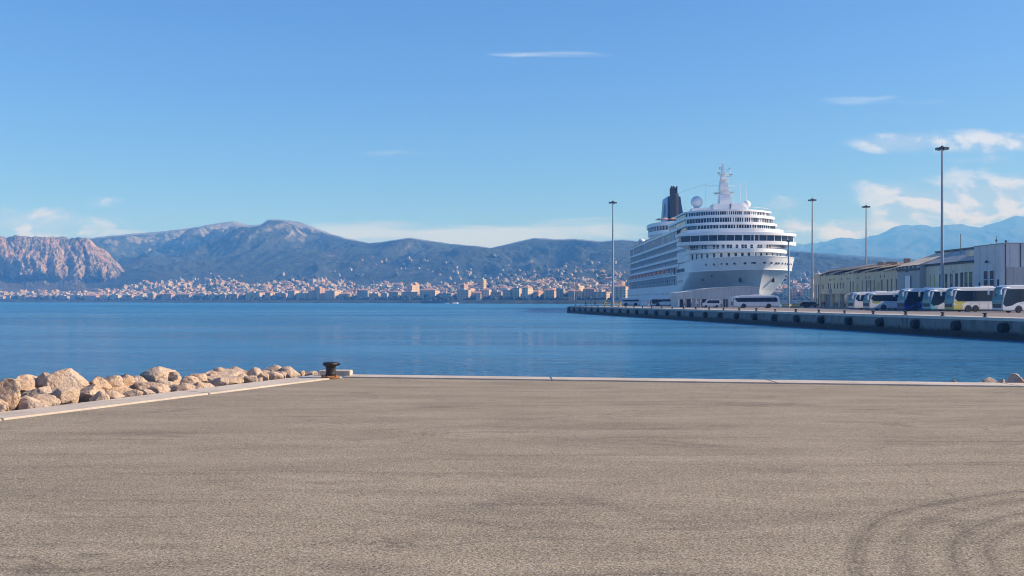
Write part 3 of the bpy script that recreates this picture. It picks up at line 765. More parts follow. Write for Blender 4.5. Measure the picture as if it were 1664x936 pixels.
def make_rock(loc, sx, sy, sz, seed, label, group, sub=4):
    rr = random.Random(seed)
    bm = bmesh.new(); bmesh.ops.create_icosphere(bm, subdivisions=sub, radius=1)
    planes = []
    for k in range(rr.randint(11, 16)):
        d = Vector((rr.gauss(0, 1), rr.gauss(0, 1), rr.gauss(0, .8))).normalized(); planes.append((d, rr.uniform(.46, .80)))
    off = Vector((rr.uniform(0, 50), rr.uniform(0, 50), rr.uniform(0, 50)))
    for v in bm.verts:
        p = v.co.copy()
        for d, k in planes:
            e = p.dot(d) - k
            if e > 0: p -= d * e * .98
        q = p + off
        p *= 1 + .06 * mn.noise(q * 1.4) + .05 * mn.noise(q * 3.1) + .045 * abs(mn.noise(q * 6)) + .03 * mn.noise(q * 9) + .02 * mn.noise(q * 15)
        pit = mn.noise(q * 5.5 + Vector((9, 9, 9)))
        if pit > .32: p *= 1 - (pit - .32) * .28
        v.co = Vector((p.x * sx * 1.34, p.y * sy * 1.34, p.z * sz * 1.30))
    me = bpy.data.meshes.new('boulder'); bm.to_mesh(me); bm.free(); me.materials.append(M['rock'])
    me.polygons.foreach_set('use_smooth', [True] * len(me.polygons))
    o = bpy.data.objects.new('boulder', me); COL.objects.link(o); o.location = loc
    return tag(o, label, 'boulder', group)
def Yout(u): return 15.71 / (.427 - (u - U0) / F)
left_rocks = {  # row: (u0, u1, top, bottom) in the photograph
 0: [(-52, -8, 634, 690), (-6, 38, 623, 671), (22, 58, 645, 668), (53, 89, 643, 666), (83, 128, 634, 660), (127, 172, 628, 654), (166, 223, 629, 652), (219, 267, 621, 643), (279, 304, 624, 638),
     (303, 347, 618, 634), (345, 373, 616, 629), (362, 393, 613, 627), (395, 421, 610, 623), (420, 441, 606, 620), (440, 465, 605, 617)],
 1: [(-40, 4, 620, 650), (39, 89, 626, 655), (80, 143, 605, 642), (142, 176, 614, 634), (188, 219, 609, 628), (160, 197, 611, 632), (252, 291, 616, 638), (296, 330, 611, 628), (334, 393, 604, 627), (399, 425, 600, 622), (424, 441, 603, 615), (456, 487, 597, 614), (486, 496, 603, 611), (494, 514, 603, 611), (515, 531, 602, 609.5)],
 2: [(-5, 30, 621, 640), (18, 70, 614, 640), (60, 88, 608, 628), (206, 240, 611, 628), (236, 288, 602, 628), (272, 292, 605, 620), (308, 338, 606, 620), (349, 369, 599, 612), (373, 403, 598, 616), (422, 456, 595.5, 614), (400, 424, 603, 615), (338, 352, 604, 614)]}
big = {(80, 143): 'largest pale boulder of the left pile, broad and rounded with a shaded left side', (-6, 38): 'big rounded boulder at the left end of the kerb, smooth warm face', (83, 128): 'wedge-shaped white boulder on the kerb in front of the largest boulder',
       (127, 172): 'round boulder on the kerb with a brown shaded left half', (236, 288): 'peaked boulder rising at the back of the middle of the left pile', (456, 487): 'lone domed boulder standing nearest to the bollard at the end of the main pile',
       (515, 531): 'dark low stone peeping out just left of the iron bollard', (422, 456): 'tall rounded boulder at the back right of the left pile'}
NROCK = 0
for row, items in left_rocks.items():
    for j, (a, b_, t, bt) in enumerate(items):
        uc = (a + b_) / 2; w = (b_ - a)
        Y = Yout(uc) + (.30, 1.0, 1.9)[row] * .75 + w * .012
        ppm = F / Y; sx = w / ppm / 2; hz = max((bt - t) / ppm / 2, sx * .62)
        z = Zat(t, Y) - hz * .97
        rowname = ('front row', 'middle row', 'back row')[row]
        label = big.get((a, b_)) or 'pale boulder in the %s of the left pile, %s from the right' % (rowname, ordinal(len(items) - j))
        make_rock((X(uc, Y), Y, z), sx * 1.04, sx * random.uniform(.8, 1.0), hz, 100 + NROCK, label, 'limestone boulders of the breakwater', 5 if w > 40 else 4); NROCK += 1
# lower stones on the slope down to the water, mostly hidden behind the first rows
for k in range(16):
    tpos = random.random(); Yb = 14 + tpos * 11; xb = -8.75 + .427 * (Yb - 16.3); off = random.uniform(1.6, 4.2)
    s = random.uniform(.28, .5)
    make_rock((xb - off * .92, Yb + off * .39, -.2 - off * .48), s * 1.2, s, s * .8, 400 + k, 'limestone boulder low on the slope between the left pile and the water', 'low boulders at the waterline', 3)
for k, (a, b_, t, bt, lb) in enumerate([(1544, 1562, 618, 624, 'small dark-sided stone, leftmost of the few behind the far kerb at right'), (1560, 1578, 617.5, 624, 'small bright stone second from left behind the far kerb at right'),
                         (1585, 1617, 616, 624, 'low flat boulder in the middle of the group behind the far kerb at right'), (1619, 1634, 617, 624, 'small pale stone between the low flat boulder and the dark one at right'),
                         (1634, 1668, 611, 626, 'tallest dark boulder behind the far kerb at the right edge'), (1660, 1700, 612, 626, 'boulder cut by the right edge of the view behind the kerb')]):
    uc = (a + b_) / 2; Y = 25.2 + (22.65 - 25.2) * (X(uc, 23) + 4.95) / 16.55 + .75 + (b_ - a) * .006; ppm = F / Y; sx = (b_ - a) / ppm / 2; hz = max(.2, sx * .8)
    make_rock((X(uc, Y), Y, Zat(t, Y) - hz), sx * 1.08, sx * .9, hz, 300 + k, lb, None, 4)
for k in range(8):
    x = 10 + random.random() * 7; s = random.uniform(.25, .42); off = random.uniform(.9, 2.6)
    make_rock((x, 23.3 - (x - 10) * .17 + off, -.35 - off * .5), s * 1.2, s, s * .8, 450 + k, 'low boulder below the far kerb at the right, near the water', 'low boulders below the right kerb', 3)
# small stones wedged between the big ones
for k in range(26):
    tpos = k / 26 + random.uniform(-.01, .01); Yb = 16.6 + tpos * 8.2; xb = -8.75 + .427 * (Yb - 16.3); off = random.uniform(.16, .8); s = random.uniform(.09, .17)
    make_rock((xb - off * .92, Yb + off * .39, .0 + s * .2 - off * .04), s * 1.3, s, s * .9, 600 + k, 'small stone wedged in the left pile near the kerb, %s from its left end' % ordinal(k + 1), 'small stones wedged between boulders', 3)
# the rubble bank they lie on
def bank(pts, name):
    nu, nv = 60, 24; P = np.zeros((nu, nv, 3)); (x0, y0), (x1, y1), (ox, oy) = pts
    for i in range(nu):
        t = i / (nu - 1)
        for j in range(nv):
            s = j / (nv - 1) * 6.5
            P[i, j] = (x0 + (x1 - x0) * t + ox * s, y0 + (y1 - y0) * t + oy * s, -.32 - .52 * s)
    P[..., 2] += fbm(P[..., 0] * 1.3, P[..., 1] * 1.3, 4) * .3
    tag(grid_mesh(name, P, M['rock']), kind='structure')
bank(((-15.7, 0.2), (-5.0, 25.25), (-.92, .39)), 'rubble_bank')
bank(((9.6, 23.15), (30, 19.5), (.16, .98)), 'rubble_bank')

M['iron'] = simple('old_black_iron', (.028, .025, .025), .48, metal=.3, var=.4, vscale=6, bump=.3, bscale=40)
M['rust'] = simple('orange_rust', (.30, .13, .05), .85, var=.4, vscale=9)
def bollard(loc, s, label, detail=False, group=None):
    if detail:
        root = empty('mooring_bollard', loc, 0, label, 'bollard', group)
        mb = MB(); mb.lathe([(.25, -.02), (.25, .02), (.21, .035), (.18, .05)], n=32); mb.build('base_flange', M['rust'], root, smooth=False, bevel=.004)
        mb = MB(); mb.lathe([(.145, .05), (.132, .10), (.128, .24), (.135, .28), (.175, .305), (.205, .33), (.208, .375), (.19, .395), (.10, .408), (.0, .41)], n=32)
        mb.build('post', M['iron'], root, smooth=True)
        mb = MB(); mb.box(.05, .25, -.07, .07, .315, .372); mb.build('lip', M['iron'], root, bevel=.02)
        for k in range(6):
            a = k * math.pi / 3 + .3; mb = MB(); mb.lathe([(.022, .02), (.022, .05), (.0, .052)], c=(.222 * math.cos(a), .222 * math.sin(a), .008), n=6); mb.build('bolt', M['rust'], root)
        root.scale = (s, s, s); return root
bollard((-4.40, 24.16, .03), .92, 'squat black iron mooring bollard on the corner of the near quay', True)
mb = MB(); mb.prism([(-4.78, 24.75), (-4.02, 24.68), (-4.02, 25.14), (-4.72, 25.2)], .03, .15)
o = mb.build('concrete_block', M['kerb'], bevel=.012); tag(o, 'low pale concrete block on the quay corner behind the iron bollard', 'block')

# bollards, fenders along the pier
mb = MB(); mb.lathe([(.30, 0), (.30, .05), (.17, .08), (.15, .30), (.20, .36), (.29, .42), (.27, .50), (.0, .52)], n=14)
pb = mb.build('pier_bollard', M['iron']); first = True
ys = [110.5 + 8.2 * k for k in range(-5, 28)]
seaward = sorted(ys, reverse=True)
for k, y in enumerate(seaward):
    o = pb if first else pb.copy()
    if not first: COL.objects.link(o)
    first = False
    o.location = (pier_x(y) + .55, y, .03); s = random.uniform(.78, .98); o.scale = (s, s, s); o.rotation_euler = (0, 0, random.random() * 6)
    tag(o, 'small dark bollard on the pier edge, %s counted from the pier tip' % ordinal(k + 1), 'bollard', 'bollards along the edge of the pier')
# two of them are painted
def fender_proto():
    root = empty('rubber_fender')
    mb = MB(); mb.lathe([(.0, -1.05), (.38, -1.05), (.50, -.98), (.56, -.8), (.56, -.2), (.52, -.1), (.52, .1)], n=20, axis='x'); mb.build('drum', M['tyre'], root, smooth=False, bevel=0)
    mb = MB(); mb.box(-.16, -.02, -.62, .62, -.95, .45); mb.build('panel_with_shadow', M['tyre'], root)  # backing drawn lower to stand in for the black shadow below the drum
    for s in (-1, 1):
        mb = MB(); mb.tube((-.12, s * .3, .5), (-.75, s * .3, .52), .03, n=5); mb.tube((-.05, s * .3, .75), (-.5, s * .3, .5), .035, n=5); mb.build('chain', M['chain'], root)
    return root
fp = fender_proto(); first = True
fy = sorted([105.6 + 8.55 * k for k in range(-4, 28)], reverse=True)
for k, y in enumerate(fy):
    o = fp if first else copy_tree(fp); first = False
    o.location = (pier_x(y) - .0, y, -1.02); o.rotation_euler = (0, 0, math.atan(.1414))
    tag(o, 'black drum fender on the pier wall, %s counted from the pier tip' % ordinal(k + 1), 'fender', 'rubber fenders along the pier wall')

# high lighting masts
def mast(u, Y, top, n, label, r0=.34, r1=.16, headr=1.15):
    x = X(u, Y); ht = Zat(top, Y)
    root = empty('lighting_mast', (x, Y, 0), random.random(), label, 'lamp post', 'high lighting masts of the port' if n == 8 else None)
    mb = MB(); mb.lathe([(r0 * 1.5, 0), (r0 * 1.5, .08), (r0, .09), (r0 * .98, 1.2), ((r0 + r1) / 2, ht * .5), (r1, ht)], n=14); mb.build('pole', M['steel'], root, smooth=False)
    mb = MB(); mb.box(-r0 * 1.12, -r0 * .6, -.16, .16, .5, 1.5); mb.build('access_hatch', M['darkmetal'], root)
    mb = MB(); mb.lathe([(r1 * 1.9, ht - .5), (r1 * 2.2, ht - .1), (r1 * 1.1, ht + .12)], n=12)
    m2 = 20
    for k in range(m2):
        a, b_ = 2 * math.pi * k / m2, 2 * math.pi * (k + 1) / m2
        mb.tube((headr * .8 * math.cos(a), headr * .8 * math.sin(a), ht - .25), (headr * .8 * math.cos(b_), headr * .8 * math.sin(b_), ht - .25), .05, n=5)
    for k in range(4):
        a = k * math.pi / 2; mb.tube((0, 0, ht - .2), (headr * .8 * math.cos(a), headr * .8 * math.sin(a), ht - .25), .05, n=5)
    mb.tube((0, 0, ht), (0, 0, ht + .9), .03, .015, n=5)
    mb.build('crown_ring', M['darkmetal'], root)
    for k in range(n):
        a = 2 * math.pi * k / n + .2; c, s_ = math.cos(a), math.sin(a)
        mb = MB(); q = (headr * c, headr * s_, ht - .42)
        mb.obox(q, .46, .5, .34, a); mb.obox((q[0] + .05 * c, q[1] + .05 * s_, q[2] - .19), .36, .42, .06, a, 1)
        mb.obox((headr * .85 * c, headr * .85 * s_, ht - .28), .3, .06, .1, a)
        mb.build('floodlight', [M['darkmetal'], M['lens']], root)
    return root
mast(996, 284, 327, 8, 'tall lighting mast at the sea end of the pier, left of the cruise ship', headr=.95)
mast(1320, 290, 323, 8, 'tall lighting mast at the left end of the long warehouse', headr=.95)
mast(1407.5, 300, 334, 8, 'tall lighting mast rising behind the long warehouse roof', headr=.95)
mast(1531, 185, 238, 8, 'tallest-looking lighting mast, standing behind the parked coaches', headr=.95)
def thin_post():
    u, Y = 1281.5, 250.; x = X(u, Y); root = empty('camera_post', (x, Y, 0), 0, 'thin grey post with a small camera head right of the ship bow', 'post')
    mb = MB(); mb.lathe([(.4, 0), (.4, .1), (.27, .11), (.24, 8), (.20, Zat(393, Y))], n=10); mb.build('pole', M['steel'], root)
    mb = MB(); z = Zat(393, Y); mb.box(-.5, .5, -.12, .12, z, z + .14); mb.box(-.5, -.15, -.3, .2, z + .12, z + .45); mb.box(.1, .4, -.3, .2, z + .14, z + .4); mb.build('camera_head', M['darkmetal'], root)
thin_post()
# yellow-painted guard rails and clutter at the foot of the first mast
def guard():
    Y = 281.; root = empty('guard_rail', (X(996, Y), Y, 0), 0, 'worn yellow guard rail round the foot of the seaward lighting mast', 'guard rail')
    for k, (dx, dy) in enumerate(((-2, -1.4), (0, -1.8), (2, -1.2), (2.4, 1), (-2.2, 1))):
        mb = MB(); mb.tube((dx, dy, 0), (dx, dy, 1.25), .09, n=8); mb.lathe([(.0, 1.2), (.1, 1.22), (.1, 1.3), (.0, 1.34)], c=(dx, dy, 0), n=8); mb.build('post', M['yellow'], root)
    mb = MB(); P_ = [(-2.2, 1), (-2, -1.4), (0, -1.8), (2, -1.2), (2.4, 1)]
    for z in (.55, 1.1):
        for a, b_ in zip(P_, P_[1:]): mb.tube((*a, z), (*b_, z), .055, n=6)
    mb.build('rail', M['yellow'], root)
guard()
# ================================================================== THE CRUISE SHIP  (local axes: x athwart, y aft of the stem, z above the pier)
def ship():
    root = empty('cruise_ship', (76, 300, 0), 0, 'huge white cruise ship with a navy funnel moored behind the pier, bow towards the viewer', 'cruise ship')
    W = 16.2; LEN = 236.
    stem = lambda z: np.interp(z, [-3.5, 0, 5, 11.3, 15.2], [11.5, 9.5, 6.0, 1.4, -.6])
    ent = lambda z: np.interp(z, [-3.5, 0, 5, 9, 11.3, 15.2], [84, 72, 56, 42, 36, 33])
    ex = lambda z: np.interp(z, [-3.5, 0, 5, 9, 11.3, 15.2], [1.5, 1.6, 1.85, 2.1, 2.2, 2.2])
    rnd = lambda z: np.interp(z, [-3.5, 5, 9, 11.3, 15.2], [1, 1, .9, .72, .66])
    def half(s, z):
        x = np.clip((s - stem(z)) / ent(z), 0, 1); b = (W - np.clip((z - 11.3) / 3.9, 0, 1) * .35) * (1 - (1 - x) ** ex(z)) ** rnd(z)
        aft = np.clip((s - (LEN - 26)) / 26, 0, 1); b = b * (1 - .35 * aft ** 2.5)
        return b
    def shell(name, s1, z0, z1, nz, mats, full=True, matf=None):
        ns = 150; fr = np.linspace(0, 1, ns) ** 2.4; zs = np.linspace(z0, z1, nz)
        for side in (-1, 1):
            pass
        P = np.zeros((2 * ns - 1, nz, 3))
        for j, z in enumerate(zs):
            s = stem(z) + fr * (s1 - stem(z)); b = half(s, z)
            P[ns - 1:, j, 0] = b; P[ns - 1:, j, 1] = s; P[ns - 1:, j, 2] = z
            P[:ns, j, 0] = -b[::-1]; P[:ns, j, 1] = s[::-1]; P[:ns, j, 2] = z
        mi = None
        if matf: 
            c = (P[:-1, :-1] + P[1:, 1:]) / 2; mi = matf(c).astype(int)
        return grid_mesh(name, P, mats, True, mi, root)
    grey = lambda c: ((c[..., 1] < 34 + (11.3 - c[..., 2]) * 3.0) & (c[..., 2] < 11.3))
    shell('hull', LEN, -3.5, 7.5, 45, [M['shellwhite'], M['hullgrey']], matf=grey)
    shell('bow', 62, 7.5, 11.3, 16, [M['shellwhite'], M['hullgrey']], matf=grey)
    shell('bow_bulwark', 62, 11.3, 15.2, 6, M['shellwhite'])
    # knuckle rubbing strake and rail cap
    def edge_tube(name, z, s1, r, mat, off=.0, n=70):
        mb = MB(); pts = []
        for f in np.linspace(0, 1, n) ** 1.8:
            s = stem(z) + f * (s1 - stem(z)); pts.append((float(half(s, z)) + off, float(s), z))
        full = [(-x, y, zz) for x, y, zz in pts[::-1]] + pts[1:]
        for a, b in zip(full, full[1:]): mb.tube(a, b, r, n=5, cap=False)
        mb.build(name, mat, root)
    edge_tube('rubbing_strake', 11.3, 62, .16, M['shipwhite'], .03)
    edge_tube('rail_cap', 15.22, 36, .14, M['white'], 0)
    # forecastle deck, transom, decks inside the recess
    def deckplate(name, z, s0, s1, mat, inset=.25):
        ss = np.linspace(s0, s1, 50); b = half(ss, np.full(50, z)) - inset
        poly = [(float(-x), float(y)) for x, y in zip(b, ss)][::-1] + [(float(x), float(y)) for x, y in zip(b, ss)]
        mb = MB(); mb.prism(poly, z - .15, z); mb.build(name, mat, root)
    M['deck'] = simple('ship_deck_green_grey', (.22, .27, .26), .8, var=.1)
    deckplate('forecastle_deck', 13.9, .6, 60, M['deck'])
    mb = MB(); b = float(half(LEN, 0)); mb.box(-b, b, LEN - .3, LEN, -3.5, 14.2); mb.build('transom', M['shipwhite'], root)
    # ---- promenade recess with davits
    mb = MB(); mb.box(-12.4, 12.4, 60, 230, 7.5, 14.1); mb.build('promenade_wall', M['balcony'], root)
    mb = MB(); mb.prism([(-16.0, 61.8), (16.0, 61.8), (16.0, 205), (10.5, 235.5), (-10.5, 235.5), (-16.0, 205)], 7.3, 7.62); mb.build('promenade_deck', M['deck'], root)
    mb = MB(); mb.box(-16.1, 16.1, 59, 62.2, 7.4, 14.4); mb.build('forward_bulkhead', M['shipwhite'], root)
    k = 0
    for s in np.arange(66, 226, 5.6):
        for sg in (-1, 1):
            if k >= 56: break
            w = 16.05 if s < 205 else 16.05 - (s - 205) * .17
            mb = MB(); x0, x1 = (w - .5, w) if sg > 0 else (-w, -w + .5)
            mb.box(x0, x1, s - .22, s + .22, 7.6, 14.2)
            mb.add([(sg * 12.4, s - .16, 13.9), (sg * w, s - .16, 9.8), (sg * w, s - .16, 9.0), (sg * 12.4, s - .16, 12.9), (sg * 12.4, s + .16, 13.9), (sg * w, s + .16, 9.8), (sg * w, s + .16, 9.0), (sg * 12.4, s + .16, 12.9)],
                   [(0, 1, 2, 3), (7, 6, 5, 4), (0, 4, 5, 1), (1, 5, 6, 2), (2, 6, 7, 3), (3, 7, 4, 0)])
            mb.build('davit', M['shipwhite'], root); k += 1
    mb = MB()
    for s in np.arange(64, 226, 2.8):
        for sg in (-1, 1): mb.obox((sg * 12.42, s, 9.2), .08, 1.3, 1.7)
        for sg in (-1, 1): mb.obox((sg * 12.42, s, 12.6), .08, 1.5, 1.0)
    tag(mb.build('promenade_windows', M['shipglass'], root), kind='stuff')
    mb = MB()
    for sg in (-1, 1):
        mb.box(sg * 15.9 - .04, sg * 15.9 + .04, 62.5, 205, 8.6, 8.68); mb.box(sg * 15.9 - .03, sg * 15.9 + .03, 62.5, 205, 8.1, 8.15)
        mb.box(sg * 15.9 - .2, sg * 15.9 + .2, 62.5, 205, 10.9, 11.4)
    mb.build('promenade_rail', M['shipwhite'], root)
    # ---- cabin decks with balconies
    def sideplan(w, s0, s1, taper=.17, sa=205):
        return [(-w, s0), (w, s0), (w, sa), (w - (s1 - sa) * taper, s1), (-w + (s1 - sa) * taper, s1), (-w, sa)]
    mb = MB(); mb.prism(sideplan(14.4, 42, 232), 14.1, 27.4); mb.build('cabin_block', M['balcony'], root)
    for z0, z1, s0 in ((14.0, 15.0, 58), (16.75, 17.65, 46), (19.85, 20.75, 44), (23.1, 24.05, 44), (27.2, 27.95, 60)):
        mb = MB(); mb.prism(sideplan(16.25, s0, 234), z0, z1); mb.build('balcony_slab', M['shipwhite'], root)
    dv = MB(); gl = MB(); wn = MB(); mu = MB()
    for (za, zb) in ((15.0, 16.75), (17.65, 19.85), (20.75, 23.1)):
        for sg in (-1, 1):
            for s in np.arange(47, 205, 2.75):
                dv.box(min(sg * 14.4, sg * 16.0), max(sg * 14.4, sg * 16.0), s - .06, s + .06, za, zb)
                r_ = random.random()
                if r_ < .8: wn.obox((sg * 14.42, s + 1.35, (za + zb) / 2 - .1), .06, 1.7, (zb - za) * .8)
            gl.box(sg * 16.05 - .03, sg * 16.05 + .03, 47, 205, za - .02, za + .75)
    for sg in (-1, 1):
        gl.box(sg * 15.95 - .04, sg * 15.95 + .04, 62, 205, 24.05, 27.2)
        for s in np.arange(62, 206, 3.1): mu.box(sg * 16.02 - .05, sg * 16.02 + .05, s - .06, s + .06, 24.05, 27.2)
        for s in (70, 72.5, 150, 190, 192): mu.box(sg * 16.05 - .05, sg * 16.05 + .05, s - .5, s + .5, 24.05, 27.2)
    tag(dv.build('balcony_dividers', M['shipwhite'], root), kind='stuff'); tag(wn.build('cabin_windows', M['shipglass'], root), kind='stuff')
    gl.build('balcony_glass', M['railglass'], root); tag(mu.build('screen_mullions', M['shipwhite'], root), kind='stuff')
    # ---- rounded front tiers
    def fr(s0, c, w, p, t): return s0 + c * abs(t / w) ** p
    def plan(s0, c, w, sb, p=2.4, n=30):
        ts = [-w + 2 * w * i / n for i in range(n + 1)]
        return [(t, fr(s0, c, w, p, t)) for t in ts] + [(w, sb), (-w, sb)]
    def tier(name, s0, c, w, sb, z0, z1, mat, p=2.4):
        mb = MB(); mb.prism(plan(s0, c, w, sb, p), z0, z1); return mb.build(name, mat, root)
    def panes(name, s0, c, w, p, ts, wd, z0, z1, mat, out=.05, lean=0.):
        me = None
        for t in ts:
            d = (fr(s0, c, w, p, t + .05) - fr(s0, c, w, p, t - .05)) / .1; a = math.atan(d)
            y = fr(s0, c, w, p, t)
            if me is None:
                mb = MB(); mb.box(-wd / 2, wd / 2, -out, out, 0, z1 - z0); o = mb.build(name, mat, root, bevel=min(.12, wd * .2) if wd < 1.5 else 0.); me = o
            else: o = me.copy(); COL.objects.link(o)
            o.location = (t, y, z0); o.rotation_euler = (0, 0, a)
    def mullions(name, s0, c, w, p, n, wd, z0, z1, mat):
        mb = MB()
        for i in range(n):
            t = -w * .985 + 2 * w * .985 * i / (n - 1); y = fr(s0, c, w, p, t); d = (fr(s0, c, w, p, t + .05) - fr(s0, c, w, p, t - .05)) / .1
            mb.obox((t, y, (z0 + z1) / 2), wd * random.choice([.5, .8, 1, 1, 2.2]), .16, z1 - z0, math.atan(d))
        tag(mb.build(name, mat, root), kind='stuff')
    # side plating forward of the balconies
    for sg in (-1, 1):
        mb = MB(); mb.box(min(sg * 15.3, sg * (W - .03)), max(sg * 15.3, sg * (W - .03)), 35.5, 60, 15.25, 17.5); mb.build('shoulder_plate', M['shipwhite'], root)
    tier('forward_house', 23.2, 13, W - .5, 60, 13.9, 17.6, M['shipwhite'])
    tier('forward_band', 21.4, 13.2, W + .12, 60, 17.55, 18.75, M['shipwhite'])
    tier('upper_forward_house', 25.6, 12, W - .7, 60, 18.7, 20.3, M['shipwhite'])
    tier('bridge_ledge', 25.5, 9.5, 19.6, 41, 20.25, 21.4, M['shipwhite'], 3)
    tier('bridge_ledge_inboard', 27, 10, W, 60, 20.25, 21.38, M['shipwhite'], 3)
    tier('bridge_house', 28.2, 8.6, 19.3, 40.5, 21.35, 23.5, M['shipglass'], 3)
    tier('bridge_house_aft', 38, 2, W - .1, 62, 21.35, 23.5, M['shipwhite'], 3)
    tier('bridge_roof', 26.6, 9.4, 19.9, 42, 23.4, 24.3, M['shipwhite'], 3)
    tier('bridge_parapet', 29, 9.6, W + .1, 62, 24.28, 25.75, M['shipwhite'], 2.8)
    tier('observation_windows', 36, 10, 15.4, 68, 25.7, 27.55, M['shipglass'])
    tier('observation_band', 35.2, 10.2, 15.9, 100, 27.45, 28.35, M['shipwhite'])
    tier('lounge_windows', 38.4, 10, 15.3, 84, 28.3, 30.1, M['shipglass'])
    tier('lounge_band', 37.6, 10.2, 15.7, 86, 30.05, 31.0, M['shipwhite'])
    tier('top_windows', 41.5, 10, 15.0, 70, 30.95, 32.5, M['shipglass'])
    tier('top_roof', 40.6, 10.2, 15.4, 72, 32.45, 33.05, M['shipwhite'])
    tier('top_roof_step', 44, 8, 12.8, 70, 33.04, 33.5, M['shipwhite'])
    # side walls of the upper decks, white with window strips
    for (s0, s1, z0, z1, w) in ((62, 99, 25.7, 27.5, 15.3), (70, 85, 28.3, 30.1, 15.25)):
        for sg in (-1, 1):
            mb = MB(); mb.box(min(sg * (w - .5), sg * (w + .1)), max(sg * (w - .5), sg * (w + .1)), s0, s1, z0, z1); mb.build('side_screen', M['railglass'], root)
    ts = [-14.6 + i * 1.55 for i in range(19)]
    panes('window', 23.2, 13, W - .5, 2.4, [-15.2, -14.2, -12.9, -11.4, -9.6, -7.6, -5.4, -3.3, -1.2, .9, 3.0, 5.1, 7.2, 9.6, 11.8, 13.6], .78, 15.55, 17.35, M['shipglass'])
    panes('window', 25.6, 12, W - .7, 2.4, [-15.1, -14.5, -13.8, -12.4, -11.6, -9.2, -8.2, -6.6, -5.2, -4.3, -2.4, -.6, .4, 2.4, 4.8, 5.8, 8.2, 9.2], .86, 18.9, 20.15, M['shipglass'])
    panes('porthole', 0, 1, 1, 1, [], 1, 0, 1, M['shipglass'])
    # portholes through the bow bulwark
    first = None
    for t in [-13.9, -12.3, -10.6, -9.4, -7.6, -5.0, -3.1, -2.6, .2, 2.6, 4.4, 5.4, 7.0, 8.4, 9.6, 11, 12.2]:
        z = 13.3; bs = np.linspace(float(stem(z)), 40, 1500); s = float(np.interp(abs(t), half(bs, z), bs)); s2 = float(np.interp(min(abs(t) + .3, 16), half(bs, z), bs))
        a = math.atan2((s2 - s) , .3) * (1 if t > 0 else -1)
        if first is None:
            mb = MB(); mb.lathe([(0, -.08), (.42, -.08), (.5, -.02), (.42, .08), (0, .08)], n=12, axis='y'); first = o = mb.build('porthole', M['shipglass'], root)
        else: o = first.copy(); COL.objects.link(o)
        o.location = (t, s - .02, z); o.rotation_euler = (0, 0, a); o.scale = (1, 1, random.choice([.55, .8, 1.]))
    # windows in the shoulder plating
    sw = MB()
    for sg in (-1, 1):
        for s in np.arange(46, 61, 1.6): sw.obox((sg * (W + .0), s, 12.4), .1, .55, 1.3)
        for s in np.arange(49, 61, 2.2): sw.obox((sg * (W + .0), s, 8.6), .1, .5, .8)
        for s in np.arange(66, 222, 3.3): sw.obox((sg * (float(half(s, 4.4))), s, 4.4), .1, .55, .55)
        for s in np.arange(90, 222, 3.3): sw.obox((sg * (float(half(s, 2))), s, 1.6), .1, .5, .5)
    tag(sw.build('hull_windows', M['shipglass'], root), kind='stuff')
    mullions('bridge_mullions', 28.15, 8.6, 19.3, 3, 15, .18, 21.4, 23.45, M['shipwhite'])
    mullions('lounge_mullions', 38.3, 10, 15.3, 2.4, 38, .22, 28.3, 30.1, M['shipwhite'])
    mullions('observation_mullions', 35.9, 10, 15.4, 2.4, 34, .18, 25.7, 27.5, M['shipwhite'])
    mullions('top_mullions', 41.4, 10, 15, 2.4, 42, .26, 31.0, 32.5, M['shipwhite'])
    # thin rails on the bands
    mb = MB()
    for (s0, c, w, p, z) in ((40.6, 10.2, 15.4, 2.4, 33.9), (21.4, 13.2, W + .1, 2.4, 19.2), (26.6, 9.4, 19.9, 3, 24.9)):
        pts = [(-w + 2 * w * i / 34, fr(s0, c, w, p, -w + 2 * w * i / 34) + .15, z) for i in range(35)]
        for a, b in zip(pts, pts[1:]): mb.tube(a, b, .045, n=4, cap=False)
        for a in pts: mb.tube((a[0], a[1], z - .7), a, .035, n=4, cap=False)
    mb.build('front_rail', M['shipwhite'], root)
    # wing struts below the bridge wings
    for sg in (-1, 1):
        mb = MB(); mb.add([(sg * 16, 36, 19.2), (sg * 19.2, 36.5, 20.3), (sg * 16, 36, 20.3), (sg * 16, 39.5, 19.2), (sg * 19.2, 39.5, 20.3), (sg * 16, 39.5, 20.3)], [(0, 1, 2), (5, 4, 3), (0, 3, 4, 1), (1, 4, 5, 2), (2, 5, 3, 0)])
        mb.build('wing_bracket', M['shipwhite'], root)
    # foremast on the bow
    mb = MB(); mb.tube((.6, 14, 13.9), (.4, 14.6, 24.6), .16, .09, n=8); mb.tube((-.9, 14.3, 20.5), (1.9, 14.3, 20.5), .07, n=5); mb.lathe([(0, 24.5), (.25, 24.6), (.25, 24.9), (0, 25)], c=(.4, 14.6, 0), n=8); mb.build('foremast', M['shipwhite'], root)
    for sg in (-1, 1):
        # anchors in their pockets
        z = 8.6; bs = np.linspace(float(stem(z)), 40, 900); s = 9.5; b = float(half(s, z))
        an = MB(); an.obox((sg * (b + .25), s, z), .3, .5, 2.2); an.obox((sg * (b + .15), s, z - .9), .4, 2.2, .45); an.obox((sg * (b + .2), s - .9, z - .5), .35, .4, 1.1); an.obox((sg * (b + .2), s + .9, z - .5), .35, .4, 1.1)
        an.build('anchor', M['soot'], root)
        mb = MB(); mb.obox((sg * (float(half(27, 8.8)) - .05), 27, 8.8), .35, 1.6, .9, 0); mb.build('hawse_opening', M['soot'], root)
        mb = MB(); mb.obox((sg * (float(half(20, 9.6))), 20, 9.7), .3, 1.8, .5); mb.build('mooring_port', M['soot'], root)
